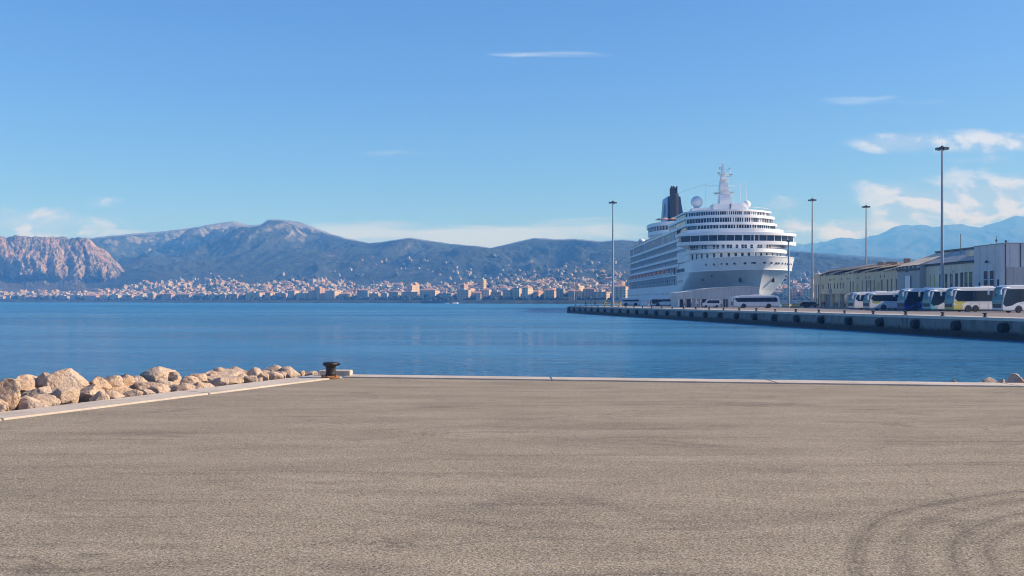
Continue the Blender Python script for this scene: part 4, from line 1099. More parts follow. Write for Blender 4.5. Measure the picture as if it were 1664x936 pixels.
    # ---- radomes and main mast
    def radome(t, s, zc, r, zb):
        mb = MB(); prof = [(0, zc - r)] + [(r * math.cos(a), zc + r * math.sin(a)) for a in np.linspace(-1.35, 1.35, 14)] + [(0, zc + r)]
        mb.lathe(prof, c=(t, s, 0), n=24); o = mb.build('radome', M['shipwhite'], root, smooth=True)
        mb = MB(); mb.lathe([(r * .62, zb), (r * .5, zb + .4), (r * .36, zc - r * .95), (r * .5, zc - r * .8)], c=(t, s, 0), n=12); mb.build('pedestal', M['shipwhite'], o)
    radome(-9.6, 58, 37.2, 2.15, 33); radome(7.9, 56, 36.2, 1.4, 33.2)
    radome(-10.0, 207, 29.7 + 1.6, 2.0, 27.9)
    ms = MB(); ms.box(-4.4, 1.4, 54, 62, 33.4, 36.3); ms.build('mast_house', M['shipwhite'], root, bevel=.2)
    mb = MB(); mb.add([(1.6, 53, 33.4), (6.6, 53, 33.4), (6.6, 60, 33.4), (1.6, 60, 33.4), (2.0, 53.4, 36.4), (5.6, 53.4, 36.4), (5.6, 60, 36.4), (2.0, 60, 36.4)], [(3, 2, 1, 0), (4, 5, 6, 7), (0, 1, 5, 4), (1, 2, 6, 5), (2, 3, 7, 6), (3, 0, 4, 7)]); mb.build('vent_house', M['shipwhite'], root, bevel=.15)
    mb = MB(); mb.box(-11.5, -5.2, 55, 62, 33.4, 34.8); mb.build('deck_locker', M['shipwhite'], root)
    mb = MB(); mb.box(8, 12, 60, 64, 33.4, 34.2); mb.build('deck_locker', M['shipwhite'], root)
    mb = MB()
    def taper(z0, w0, d0, z1, w1, d1, cx0, cx1):
        mb.add([(cx0 - w0, 57 - d0, z0), (cx0 + w0, 57 - d0, z0), (cx0 + w0, 57 + d0, z0), (cx0 - w0, 57 + d0, z0), (cx1 - w1, 57 - d1, z1), (cx1 + w1, 57 - d1, z1), (cx1 + w1, 57 + d1, z1), (cx1 - w1, 57 + d1, z1)],
               [(3, 2, 1, 0), (4, 5, 6, 7), (0, 1, 5, 4), (1, 2, 6, 5), (2, 3, 7, 6), (3, 0, 4, 7)])
    taper(36.2, 2.2, 2.4, 39.5, 1.8, 2.0, .3, 0); taper(39.4, 1.7, 1.8, 43.8, 1.35, 1.4, 0, -.2); taper(43.7, 1.2, 1.3, 47.2, .6, .7, -.3, -.4); taper(47.1, .5, .5, 50.6, .28, .28, -.4, -.5)
    mb.tube((-.5, 57, 50.5), (-.5, 57, 52.6), .09, .04, n=6); mast = mb.build('main_mast', M['shipwhite'], root, bevel=.05)
    pl = MB()
    for z, w in ((39.6, 3.3), (41.6, 2.4), (45.0, 1.9), (47.2, 1.3)): pl.box(-w + .3, w * .9, 54.8, 58, z, z + .14)
    pl.build('mast_platform', M['shipwhite'], mast)
    yd = MB(); yd.tube((-6.6, 57, 42.9), (6.1, 57, 42.9), .1, n=6); yd.tube((-6.5, 57, 36), (-6.5, 57, 44), .06, n=5); yd.tube((6.0, 57, 37), (6.0, 57, 44), .06, n=5); yd.tube((-1.8, 57, 46.7), (2.6, 57, 46.9), .08, n=5)
    yd.build('yard', M['shipwhite'], mast)
    rd = MB()
    for (x, z, w) in ((-2.9, 40.3, 1.9), (2.6, 40.6, 2.0), (2.4, 46.9, 1.3), (-1.9, 47.6, 1.0), (-1.5, 49.4, .7), (1.9, 49.2, .5)):
        rd.obox((x, 56.6, z), w, .3, .35, .2); rd.tube((x, 57, z - .6), (x, 57, z), .12, n=6)
        rd.tube((x, 57, z - .5), (x * .2, 57, z - .6), .07, n=5)
    rd.build('radar', M['steel'], mast)
    ant = MB()
    for (x, s, z0, z1) in ((7.9, 56, 37.5, 44.5), (2.2, 57, 47, 50.5), (18.6, 38, 24.3, 34), (15.7, 38, 24.3, 28), (3.4, 56, 36.3, 40.8), (-12.5, 50, 33, 36.2), (12.6, 50, 33, 36), (9.5, 50, 33.4, 35)): ant.tube((x, s, z0), (x, s, z1), .07, .03, n=5)
    ant.build('whip_antenna', M['shipwhite'], root)
    # aerial wires from mast to funnel
    wi = MB(); wi.tube((-6.5, 57, 43.6), (-1, 163, 51), .04, n=4); wi.build('aerial_wire', M['steel'], root)
    # ---- pool deck, aft terraces, funnel
    mb = MB()
    for sg in (-1, 1):
        mb.box(sg * 15.9 - .05, sg * 15.9 + .05, 100, 205, 27.9, 28.9)
    mb.build('deck_screen', M['railglass'], root)
    mb = MB(); mb.box(-13.5, 13.5, 100, 150, 27.9, 29.8); mb.box(-12.5, 12.5, 108, 150, 29.8, 30.2); mb.build('pool_house', M['shipwhite'], root)
    def disc(name, z0, z1, rt, rs, cs, mat, n=40):
        pts = [(rt * math.cos(2 * math.pi * i / n), cs + rs * math.sin(2 * math.pi * i / n)) for i in range(n)]
        mb = MB(); mb.prism(pts, z0, z1); return mb.build(name, mat, root)
    disc('aft_house', 27.9, 34.5, 9.2, 22, 180, M['shipwhite']); disc('terrace_windows', 34.4, 36.6, 9.6, 23, 180, M['shipglass']); disc('terrace_roof', 36.5, 38.2, 10.6, 25, 180, M['shipwhite']); disc('terrace_floor', 32.8, 34.45, 10.0, 24, 180, M['shipwhite'])
    mb = MB()
    for i in range(44):
        a = 2 * math.pi * i / 44; mb.obox((9.65 * math.cos(a), 180 + 23.1 * math.sin(a), 35.5), .35, .35, 2.2, 0)
    tag(mb.build('terrace_mullions', M['shipwhite'], root), kind='stuff')
    for k, (x, s) in enumerate(((-5.5, 158.5), (-2, 157.5), (1.6, 157.5), (5, 158.5), (-7.6, 163), (7.6, 163))):
        mb = MB(); mb.lathe([(1.9, 39.2), (1.8, 39.3), (0.05, 40.1)], c=(x, s, 0), n=10); mb.tube((x, s, 38.2), (x, s, 40), .08, n=5); mb.build('sun_shade', M['tan'], root)
    mb = MB()
    mb.add([(-3.7, 163, 38), (3.9, 163, 38), (3.9, 185, 38), (-3.7, 185, 38), (-3.1, 166.5, 50.6), (2.9, 166.5, 50.6), (2.9, 182, 50.6), (-3.1, 182, 50.6)], [(3, 2, 1, 0), (4, 5, 6, 7), (0, 1, 5, 4), (1, 2, 6, 5), (2, 3, 7, 6)], 0)
    mb.add([(-3.7, 163, 38), (-3.7, 185, 38), (-3.1, 182, 50.6), (-3.1, 166.5, 50.6)], [(0, 3, 2, 1)], 1)
    fn = mb.build('funnel', [M['navy'], M['paleblue']], root, recalc=False)
    mb = MB(); mb.add([(-3.64 - .12, 171, 41), (-3.64 - .1, 173.5, 40.6), (-3.5 - .1, 176.5, 42), (-3.35 - .1, 176.5, 46), (-3.27 - .1, 174, 48.2), (-3.3 - .1, 171.4, 47.4), (-3.45 - .1, 169.8, 44)], [(0, 1, 2, 3, 4, 5, 6)]); mb.build('emblem', M['navy'], fn, recalc=False)
    mb = MB(); mb.box(-2.6, -.1, 160.8, 163.6, 38, 54.2); mb.build('exhaust_casing', M['soot'], fn, bevel=.15)
    mb = MB(); mb.box(.0, 1.2, 161.4, 163.9, 38, 51.5)
    for k in range(9): mb.obox((.6, 161.3, 39.5 + k * 1.3), 1.5, .2, .25)
    mb.build('uptake', M['rustpipe'], fn)
    mb = MB(); mb.add([(1.3, 161.8, 38), (4.2, 161.8, 38), (4.2, 166, 38), (1.3, 166, 38), (1.3, 163, 50), (2.1, 163, 50), (2.1, 166, 50), (1.3, 166, 50)], [(3, 2, 1, 0), (4, 5, 6, 7), (0, 1, 5, 4), (1, 2, 6, 5), (2, 3, 7, 6), (3, 0, 4, 7)]); mb.build('funnel_fin', M['navy'], fn)
    for k, (x, s) in enumerate(((-1.9, 162), (-.9, 162.3), (.6, 163))):
        mb = MB(); mb.lathe([(.4, 50), (.4, 54.9), (.3, 54.9), (.3, 54)], c=(x, s, 0), n=10); mb.build('exhaust_pipe', M['soot'], fn)
    mb = MB(); mb.box(-13, -8.4, 196, 206, 27.9, 30.6); mb.build('aft_locker', M['shipwhite'], root)
    mb = MB()
    for s in np.arange(188, 206, 1.2): mb.tube((-12.2, s, 27.9), (-12.2, s, 31.2), .07, n=4)
    for z in (29.6, 31.2): mb.tube((-12.2, 188, z), (-12.2, 206, z), .07, n=4)
    mb.build('sports_net_frame', M['steel'], root)
    mb = MB()
    for sg in (-1, 1):
        for s in np.arange(206, 232, 1.6):
            w = 16.1 - (s - 205) * .17; mb.tube((sg * w, s, 27.9), (sg * w, s, 29.1), .05, n=4)
        mb.tube((sg * 16, 206, 29.1), (sg * 11.5, 232, 29.1), .06, n=4)
    mb.build('stern_rail', M['shipwhite'], root)
    # lifeboats hang in the davits: things of their own
    first = None; n = 0
    for s in np.arange(84, 216, 11.2):
        n += 1
        if first is None:
            lb = empty('lifeboat'); first = lb
            mb = MB(); nn = 12; rings = []
            for i in range(nn + 1):
                f = -1 + 2 * i / nn; w = 1.7 * (1 - abs(f) ** 3) + .05; zb = -1.1 + .5 * abs(f) ** 3; rings.append([(x * w, f * 4.7, z) for x, z in ((-1, .3), (-.85, -.5), (0, zb), (.85, -.5), (1, .3))])
            vs = [v for r_ in rings for v in r_]; mb.add(vs, [(i * 5 + j, i * 5 + j + 1, i * 5 + j + 6, i * 5 + j + 5) for i in range(nn) for j in range(4)]); mb.build('hull', M['shipwhite'], lb)
            mb = MB(); rings = []
            for i in range(nn + 1):
                f = -1 + 2 * i / nn; w = 1.62 * (1 - abs(f) ** 4) + .05; h = 1.5 * (1 - abs(f) ** 4) + .35; rings.append([(x * w, f * 4.5, .28 + z * h) for x, z in ((-1, 0), (-.92, .6), (-.4, 1), (.4, 1), (.92, .6), (1, 0))])
            vs = [v for r_ in rings for v in r_]; mb.add(vs, [(i * 6 + j, i * 6 + j + 1, i * 6 + j + 7, i * 6 + j + 6) for i in range(nn) for j in range(5)]); mb.build('canopy', M['orange'], lb)
            o = lb
        else: o = copy_tree(first)
        o.location = (76 - 14.6, 300 + s, 12.1)
        tag(o, 'orange-topped lifeboat in the ship side recess, %s counted from the bow' % ordinal(n), 'lifeboat', 'lifeboats along the side of the ship')
ship()
# ================================================================== BUILDINGS ON THE PIER
def panel_mat(name, col, step=1.2, dirt=.35):
    """ribbed or jointed wall panels with streaks"""
    m, g, b = material(name)
    geo = g.new('ShaderNodeNewGeometry'); pos = geo.outputs['Position']; x, y, z = g.sep(pos)[:3]; nx, ny, nz = g.sep(geo.outputs['Normal'])[:3]
    h = g.math('ADD', g.math('MULTIPLY', x, g.math('ABSOLUTE', ny)), g.math('MULTIPLY', y, g.math('ABSOLUTE', nx)))
    fr_ = g.math('FRACT', g.math('DIVIDE', h, step)); joint = g.math('LESS_THAN', fr_, .045)
    st = g.noise(g.mapping(pos, scale=(1, 1, .12)), 1.1, 6, .65); n = g.noise(pos, .25, 5, .6)
    c = g.ramp(n, [(.3, tuple(k * .86 for k in col)), (.7, tuple(min(1, k * 1.08) for k in col))])
    c = g.mix(g.mapr(st, .5, .7, 0, dirt), c, tuple(k * .5 for k in col))
    c = g.mix(g.math('MULTIPLY', joint, .5), c, tuple(k * .35 for k in col))
    g.put(b.inputs['Base Color'], c); b.inputs['Roughness'].default_value = .75
    bn = g.new('ShaderNodeBump'); bn.inputs['Distance'].default_value = .03; bn.inputs['Strength'].default_value = .5
    g.put(bn.inputs['Height'], g.mapr(fr_, 0, .06)); g.put(b.inputs['Normal'], bn.outputs[0])
    return m
M['creamwall'] = panel_mat('cream_panel_wall', (.74, .60, .38), 2.3)
M['creamwall2'] = panel_mat('pale_cream_panel_wall', (.74, .66, .50), 2.6)
M['greywall'] = panel_mat('blue_grey_panel_wall', (.46, .45, .43), 1.9)
M['whitewall'] = panel_mat('white_panel_wall', (.66, .65, .63), 3.1, .3)
M['shedwall'] = panel_mat('off_white_shed_cladding', (.58, .58, .55), 1.5, .3)
M['tanroof'] = simple('weathered_tan_roofing', (.78, .60, .41), .9, var=.25, vscale=.4)
M['greyroof'] = simple('grey_metal_roofing', (.40, .38, .36), .7, var=.2, vscale=.4)
M['dark'] = simple('dark_doorway', (.035, .04, .05), .7, var=.3)
M['door'] = simple('grey_blue_roller_door', (.20, .23, .27), .6, var=.1)
M['blind'] = simple('yellow_blind', (.48, .45, .14), .8, var=.3)
M['poster'] = simple('faded_tan_poster', (.55, .42, .22), .85, var=.3, vscale=2)

def warehouse():
    FX = 86.
    r1 = empty('warehouse', (FX, 283, 0), 0, 'long low cream warehouse with tilted tan roof bays behind the parked coaches', 'warehouse')
    mb = MB(); mb.box(0, 26, -65, 0, 3.6, 8.7); mb.box(.8, 26, -65, 0, 0, 3.62); mb.build('wall', M['creamwall'], r1)
    mb = MB(); mb.box(-.15, .8, -5.6, 0.0, 0, 9.25); mb.build('end_bay', M['creamwall'], r1)
    for y in np.arange(-8, -65, -6.8):
        mb = MB(); mb.box(-.1, .79, y - .35, y + .35, 0, 3.59); mb.build('pilaster', M['creamwall'], r1)
    for k, (a, b_) in enumerate(((-5.6, -14.2), (-14.4, -26.5), (-26.8, -39), (-39.3, -52), (-52.3, -65))):
        mb = MB(); lo, hi = 9.25 - .1 * k, 11.1 - .1 * k
        mb.add([(-.4, a, lo - .1), (-.4, b_, lo + .75), (12, b_, hi + .75), (12, a, hi - .1), (-.4, a, lo - .4), (-.4, b_, lo + .45), (12, b_, hi + .45), (12, a, hi - .4)],
               [(0, 3, 2, 1), (4, 5, 6, 7), (0, 1, 5, 4), (1, 2, 6, 5), (2, 3, 7, 6), (3, 0, 4, 7)]); mb.build('roof', M['tanroof'] if k not in (1,) else M['greyroof'], r1)
        mb = MB(); mb.box(.05, 12, b_ + .02, a - .02, 8.69, lo - .38); mb.build('clerestory', M['rustpipe'] if k % 2 else M['creamwall'], r1)
        for y in np.arange(b_ + 1.2, a - .8, 1.9):
            if random.random() < .75:
                mb = MB(); mb.box(-.28, .02, y - .3, y + .3, 8.62, 9.1 - .0); mb.build('eave_bracket', random.choice([M['darkmetal'], M['creamwall2'], M['rustpipe']]), r1)
    mb = MB(); mb.add([(-.5, 0.3, 9.26), (-.5, -5.6, 9.26), (12, -5.6, 11.2), (12, .3, 11.2), (-.5, 0.3, 9.0), (-.5, -5.6, 9.0), (12, -5.6, 10.9), (12, .3, 10.9)], [(0, 3, 2, 1), (4, 5, 6, 7), (0, 1, 5, 4), (1, 2, 6, 5), (2, 3, 7, 6), (3, 0, 4, 7)]); mb.build('roof', M['tanroof'], r1)
    mb = MB(); mb.yprism([(11.8, 9), (11.8, 11.2), (14, 11.6), (26, 9.4), (26, 9)], -65, .2); mb.build('rear_roof', M['greyroof'], r1)
    for y, h in ((-2, .5), (-30, 1.1), (-36, 1.0), (-39, .8), (-47, 1.4), (-60, 1.2), (-58, .7)):
        mb = MB(); mb.box(7, 8.2, y - .5, y + .5, 9.9, 10.7 + h * .8); mb.build('roof_vent', M['rustpipe'], r1)
    # openings: tall slots, small high windows, ground floor doors, posters
    def win(parent, y, z0, z1, w, mat=M['glass'], name='window', x=0):
        mb = MB(); mb.box(x - .05, x + .03, y - w / 2, y + w / 2, z0, z1); f = mb.build(name, mat, parent)
        if name == 'window':
            mb = MB(); mb.box(x - .09, x + .02, y - w / 2 - .1, y + w / 2 + .1, z0 - .14, z0 - .01); mb.box(x - .09, x + .02, y - w / 2 - .1, y + w / 2 + .1, z1 + .01, z1 + .1); mb.build('frame', M['creamwall2'], f)
    win(r1, -2.0, 0, 6.3, .5, M['dark'], 'door_slot', -.16); win(r1, -4.4, 0, 6.3, .6, M['dark'], 'door_slot', -.16)
    win(r1, -3.2, 2.6, 6.0, 1.1, M['white'], 'door', -.16)
    for y in (-7.0, -8.1, -12.5, -14, -17.5, -20, -22.5, -24.5): win(r1, y, 5.0, 6.4 + random.uniform(-.2, .2), .45)
    for y in (-13.5, -14.6, -17, -23, -27.5, -29, -35.5, -41, -43.2, -50.5, -53): win(r1, y, 7.2, 7.7, .4)
    for y, w in ((-30, .5), (-32, .45), (-38.5, .4), (-41.5, .5), (-44.3, .6), (-46.6, .4), (-51.5, .7), (-55, .7), (-57.5, .6), (-60.3, .5), (-62.6, .3)): win(r1, y, 3.9, 6.7, w)
    for y, w, z in ((-35, 1.8, 5.0), (-42.8, 1.8, 5.9), (-49.3, 2.0, 5.4)):
        win(r1, y, z - .9, z + .9, w, M['poster'], 'poster')
    for y, w in ((-10, 3.6), (-20.5, 4.2), (-27, 3.2), (-34, 4), (-41, 4), (-48, 4), (-55, 4), (-61.5, 3.4)): win(r1, y, .1, 3.4, w, M['door'], 'roller_door', .78)
    win(r1, -14.2, 3.7, 5.0, 2.4, M['door'], 'notice_board')
    # grey and cream hall
    r2 = empty('storage_hall', (FX, 218.8, 0), 0, 'taller hall with a tan hipped roof between the long warehouse and the white corner building', 'hall')
    mb = MB(); mb.box(-1.3, 12, -12, 0, 0, 9.2); mb.build('grey_wing', M['greywall'], r2)
    mb = MB(); mb.box(0, 13, -33.6, -12.02, 0, 8.95); mb.build('wall', M['creamwall2'], r2)
    mb = MB(); mb.add([(-1.6, .4, 9.2), (-1.6, -12.2, 9.3), (6, -12.2, 12.2), (6, -3, 12.2), (14, .4, 9.2), (14, -12.2, 9.2)], [(0, 3, 2, 1), (0, 4, 3), (3, 4, 5, 2), (1, 2, 5), (0, 1, 5, 4)]); mb.build('tan_roof', M['tanroof'], r2)
    mb = MB(); mb.add([(-.4, -12.2, 9.35), (-.4, -33.6, 9.35), (6, -33.6, 12.4), (6, -12.2, 12.2), (14, -12.2, 9.2), (14, -33.6, 9.2)], [(0, 3, 2, 1), (3, 4, 5, 2), (1, 2, 5), (0, 4, 3), (0, 1, 5, 4)]); mb.build('grey_roof', M['greyroof'], r2)
    mb = MB(); mb.box(5.6, 6.4, -33.6, -3, 12.2, 12.5); mb.build('ridge_cap', M['rustpipe'], r2)
    mb = MB(); mb.box(1.5, 3.6, -33.4, -27, 10.3, 11.4); mb.build('skylight', M['tanroof'], r2)
    mb = MB(); mb.box(-1.45, -1.3, -12.0, 0, 8.2, 8.7); mb.box(-.2, 0, -33.6, -12.1, 8.9, 9.25); mb.build('gutter', M['darkmetal'], r2)
    for y in (-1.5, -3.2, -5.5, -7.6, -9.6): 
        mb = MB(); mb.box(-1.5, -1.3, y - .2, y + .2, 8.75, 9.15); mb.build('eave_vent', M['darkmetal'], r2)
    mb = MB(); mb.box(-1.4, -1.28, -7.2, -4.2, 3.5, 7.1); mb.build('white_door', M['white'], r2)
    mb = MB(); mb.box(-1.42, -1.3, -4.1, -3.9, 3.5, 7.1); mb.build('door_edge', M['dark'], r2)
    mb = MB(); mb.box(-1.42, -1.3, -7.6, -7.3, 3.5, 7.1); mb.build('door_edge', M['dark'], r2)
    mb = MB(); mb.tube((-1.6, -5.6, 8.0), (-1.3, -5.6, 8.2), .15, n=6); mb.build('wall_lamp', M['darkmetal'], r2)
    for k, y in enumerate((-14, -16.2, -19, -21.6, -23.9, -26.2, -28.4, -30.2, -32.2)):
        w = .4 if k < 2 else 1.05
        win(r2, y, 4.3, 7.1 + .1 * (k > 5), w, M['blind'] if k in (0, 1) else M['glass'])
        if k in (4, 7, 8): win(r2, y - .2, 5.2, 7.0, .35, M['blind'], 'blind', -.04)
    for y in (-20.2, -24.8): 
        mb = MB(); mb.box(-.06, .0, y - .08, y + .08, 7.3, 7.8); mb.build('wall_vent', M['darkmetal'], r2)
    mb = MB(); mb.tube((4, -19, 11.2), (4, -19, 15.2), .06, n=5); mb.build('antenna', M['darkmetal'], r2)
    # white corner building
    r3 = empty('corner_building', (FX, 173.7, 0), 0, 'tall white panelled building cut by the right edge of the view, flat roof', 'building')
    mb = MB(); mb.box(-.1, 40, 0, 11.4, 0, 11.85); mb.build('wall', M['whitewall'], r3)
    mb = MB(); mb.box(-.22, 40.1, -.1, 11.5, 11.8, 11.95); mb.build('parapet_cap', M['greyroof'], r3)
    mb = MB(); mb.box(.25, 40, -.08, -.003, 0, 7.7); mb.build('lower_panel', M['greywall'], r3)
    mb = MB(); mb.box(.0, .14, -.09, 0.0, 0, 11.8); mb.box(2.6, 2.75, -.11, 0.0, 7.7, 11.8); mb.build('downpipe', M['darkmetal'], r3)
    for y in (6.7, 4.4):
        mb = MB(); mb.box(-.16, -.08, y - .75, y + .75, 4.1, 7.2); w_ = mb.build('window', M['glass'], r3)
        mb = MB(); mb.box(-.2, -.1, y - .85, y - .76, 4.0, 7.3); mb.box(-.2, -.1, y + .76, y + .85, 4.0, 7.3); mb.box(-.2, -.1, y - .85, y + .85, 5.55, 5.7); mb.build('frame', M['whitewall'], w_)
    mb = MB(); mb.box(-.15, -.09, 8.9, 9.5, 4.2, 5.2); mb.build('vent', M['dark'], r3)
    mb = MB(); mb.box(-.15, -.09, 1.9, 2.5, 4.4, 5.6); mb.build('vent', M['dark'], r3)
    mb = MB(); mb.tube((-.1, 5.6, 8.9), (-.6, 5.6, 9.1), .05, n=5); mb.lathe([(.32, 8.6), (.28, 8.8), (.08, 9.1)], c=(-.6, 5.6, 0), n=10); mb.build('wall_lamp', M['darkmetal'], r3)
    for (x, y, h) in ((1, 5.2, 1.5), (.4, .5, .6), (2, 9, .4)):
        mb = MB(); mb.tube((x, y, 11.9), (x, y, 11.9 + h), .06, n=5); mb.obox((x, y, 11.9 + h * .5), .25, .25, .35); mb.build('roof_antenna', M['darkmetal'], r3)
warehouse()

def terminal():
    Y = 262.; root = empty('terminal_shed', (X(1102, Y), Y, 0), 0, 'low off-white terminal shed with stepped roof in front of the ship bow', 'shed')
    sx = lambda u: (u - 1102) / F * Y; zz = lambda v: Zat(v, Y)
    for (ua, ub, va, vb) in ((1102, 1128, 476, 473.2), (1128, 1147, 471.3, 470.6), (1147, 1168, 469.6, 467.8), (1168, 1206, 467.6, 465.6), (1206, 1234, 465.7, 467.4)):
        a, b_ = sx(ua), sx(ub)
        mb = MB(); low = 0 if ua >= 1168 else 2.3
        mb.yprism([(a, low), (b_, low), (b_, zz(vb)), (a, zz(va))], 0, 13 + random.random()); mb.build('bay', M['shedwall'], root)
        mb = MB(); mb.yprism([(a - .05, zz(va) + .005), (b_ + .05, zz(vb) + .005), (b_ + .05, zz(vb) + .14), (a - .05, zz(va) + .14)], -.2, 13.5); mb.build('roof_edge', M['white'], root)
    mb = MB(); mb.box(.1, sx(1168), .6, 13, 0, 2.3); mb.build('recessed_wall', M['shedwall'], root)
    for u in (1103, 1112, 1124, 1131.5, 1139, 1150, 1157, 1166.5):
        mb = MB(); mb.box(sx(u) - .16, sx(u) + .16, .02, .4, 0, 2.3); mb.build('post', M['white'], root)
    for u, w, z in ((1108, .9, 2.1), (1119.5, 1.0, 2.2), (1144, 1.2, 2.2), (1161.5, .7, 2.1), (1177, .5, 2.2), (1181, .5, 2.2)):
        y = .55 if u < 1168 else -.04
        mb = MB(); mb.box(sx(u) - w / 2, sx(u) + w / 2, y, y + .1, 0.03, z); mb.build('doorway', M['dark'], root)
terminal()

# ================================================================== COACHES
def livery(base, blotches):
    """painted body panel with coloured areas; blotches: (x, z, rx, rz, colour) in the coach's own metres"""
    m, g, b = material('coach_livery')
    tc = g.new('ShaderNodeTexCoord').outputs['Object']; x, y, z = g.sep(tc)[:3]
    n = g.noise(tc, .8, 3, .5); c = g.mix(n, tuple(k * .93 for k in base), base)
    for (cx, cz, rx, rz, colr) in blotches:
        dx = g.math('DIVIDE', g.math('SUBTRACT', x, cx), rx); dz = g.math('DIVIDE', g.math('SUBTRACT', z, cz), rz)
        d = g.math('ADD', g.math('MULTIPLY', dx, dx), g.math('MULTIPLY', dz, dz))
        d = g.math('ADD', d, g.math('MULTIPLY', g.math('SUBTRACT', g.noise(tc, 1.1, 2), .5), .5))
        c = g.mix(g.mapr(d, 1.05, .92), c, colr)
    dirt = g.math('MULTIPLY', g.mapr(z, .9, .3), g.noise(tc, 2.5, 4, .6))
    c = g.mix(g.math('MULTIPLY', dirt, .6), c, (.22, .2, .18))
    g.put(b.inputs['Base Color'], c); b.inputs['Roughness'].default_value = .25; b.inputs['Coat Weight'].default_value = .3
    return m
M['coachwhite'] = livery((.80, .81, .83), [])
M['windscreen'] = simple('blue_tinted_windscreen', (.03, .13, .17), .06, var=.6, vscale=.7, spec=.9)
def coach(name, loc, rz, L, Ht, axles, paint, label, sweep=True, mirror='white', roofunit=True, dark_front=False, cat='coach'):
    W = 2.5; root = empty(name, loc, rz, label, cat)
    h = Ht; f = L / 2
    prof = [(-f, .38), (-f - .0, .9), (-f + .06, h - .55), (-f + .35, h - .12), (-f + .8, h), (f - 1.3, h), (f - .75, h - .16), (f - .42, h - .55), (f - .10, 1.9), (f, 1.15), (f - .02, .45), (f - .15, .32)]
    mb = MB(); mb.yprism(prof, -W / 2, W / 2); mb.build('body', paint, root, bevel=.11)
    mb = MB(); mb.yprism([(-f + 1.2, h - .03), (f - 1.9, h - .03), (f - 2.2, h + .07), (-f + 1.5, h + .07)], -1.0, 1.0); mb.build('roof_rail', M['white'], root, bevel=.03)
    if roofunit:
        mb = MB(); mb.yprism([(-1.6, h + .05), (1.2, h + .05), (.9, h + .26), (-1.3, h + .26)], -.8, .8); mb.build('air_conditioner', M['white'], root, bevel=.05)
    # windscreen wraps the corner
    ws = [(f - .72, h - .24), (f - .40, h - .58), (f - .07, 1.95), (f - .01, 1.42)]
    mb = MB(); o_ = .035; nW = W / 2 - .06
    out = [(x + o_, z) for x, z in ws]
    mb.add([(x, -nW, z) for x, z in out] + [(x, nW, z) for x, z in out], [(i, i + 1, 5 + i, 4 + i) for i in range(3)])
    mb.build('windscreen', M['windscreen'], root, smooth=False)
    mb = MB(); mb.add([(f + .035, -nW + .1, 1.38), (f + .035, nW - .1, 1.38), (f + .035, nW - .2, .75), (f + .035, -nW + .2, .75)], [(0, 1, 2, 3)]); mb.build('grille', M['darkmetal'], root)
    # side glazing, dipping down behind the windscreen
    zb = 1.72 if h > 3.2 else 1.5
    for sg in (-1, 1):
        y = sg * (W / 2 + .012)
        pts = [(-f + .5, zb + .02), (f - 3.6, zb)]
        if sweep: pts += [(f - 2.5, zb - .18), (f - 1.6, zb - .62), (f - .55, zb - .78), (f - .12, 1.35)]
        else: pts += [(f - .9, zb)]
        pts += [(f - .30, 2.2), (f - .75, h - .58), (-f + .9, h - .46), (-f + .52, h - .8)]
        mb = MB(); n = len(pts); mb.add([(x, y, z) for x, z in pts] + [(x, y - sg * .03, z) for x, z in pts], [tuple(range(n)) if sg < 0 else tuple(range(n))[::-1]] + [(k, (k + 1) % n, n + (k + 1) % n, n + k) for k in range(n)])
        gl = mb.build('side_window', M['glass'], root)
        mb = MB()
        for x in np.arange(-f + 2.0, f - 3.0, 1.75): mb.box(x - .03, x + .03, min(y, y + sg * .012), max(y, y + sg * .012), zb + .05, h - .5)
        mb.build('window_divider', M['darkmetal'], gl)
        # luggage locker seams
        mb = MB()
        for x in np.arange(-f + 1.4, f - 3.0, 1.6): mb.box(x - .012, x + .012, min(y, y + sg * .006), max(y, y + sg * .006), .5, zb - .25)
        mb.box(-f + .5, f - 3, min(y, y + sg * .006), max(y, y + sg * .006), zb - .26, zb - .235)
        mb.build('locker_seam', M['darkmetal'], root)
        for ax in axles:
            x = f - ax
            mb = MB(); pr = [(x + .62 * math.cos(a), .5 + .62 * math.sin(a)) for a in np.linspace(0, math.pi, 12)] + [(x - .62, .33), (x + .62, .33)]
            mb.add([(px, y + sg * .004, pz) for px, pz in pr], [tuple(range(len(pr)))]); mb.build('wheel_arch', M['dark'], root)
            wl = empty('wheel', (x, sg * (W / 2 - .10), .5)); wl.parent = root
            mb = MB(); mb.lathe([(.30, -.14), (.46, -.15), (.5, -.1), (.5, .1), (.46, .15), (.30, .14)], n=24, axis='y'); mb.build('tyre', M['tyre'], wl)
            mb = MB(); mb.lathe([(0, -.05), (.12, -.05), (.13, -.11), (.16, -.11), (.17, -.04), (.29, -.04), (.31, -.12), (.31, .12), (.29, .04), (.17, .04), (.16, .11), (.13, .11), (.12, .05), (0, .05)], n=20, axis='y'); mb.build('rim', M['rim'], wl)
        mb = MB(); mb.box(f - .06, f + .03, sg * .72 - .25, sg * .72 + .25, .78, 1.0); mb.build('headlight', M['lens'], root, bevel=.02)
        # mirror: a curved arm reaching forward and down
        zm = h - .42; ym = sg * (W / 2 + .16); mt = M['white'] if mirror == 'white' else M['darkmetal']
        mb = MB(); P_ = [(f - 1.5, sg * (W / 2 - .1), zm), (f - .5, ym, zm + .06), (f + .12, ym, zm), (f + .38, ym, zm - .28)]
        for a, b_ in zip(P_, P_[1:]): mb.tube(a, b_, .075, n=7)
        mb.obox((f + .40, ym, zm - .62), .16, .3, .72); mb.build('mirror', mt, root, bevel=.0)
        mb = MB(); mb.box(-f - .03, -f + .03, sg * 1.0 - .12, sg * 1.0 + .12, .8, 1.7); mb.build('tail_light', M['redlens'], root)
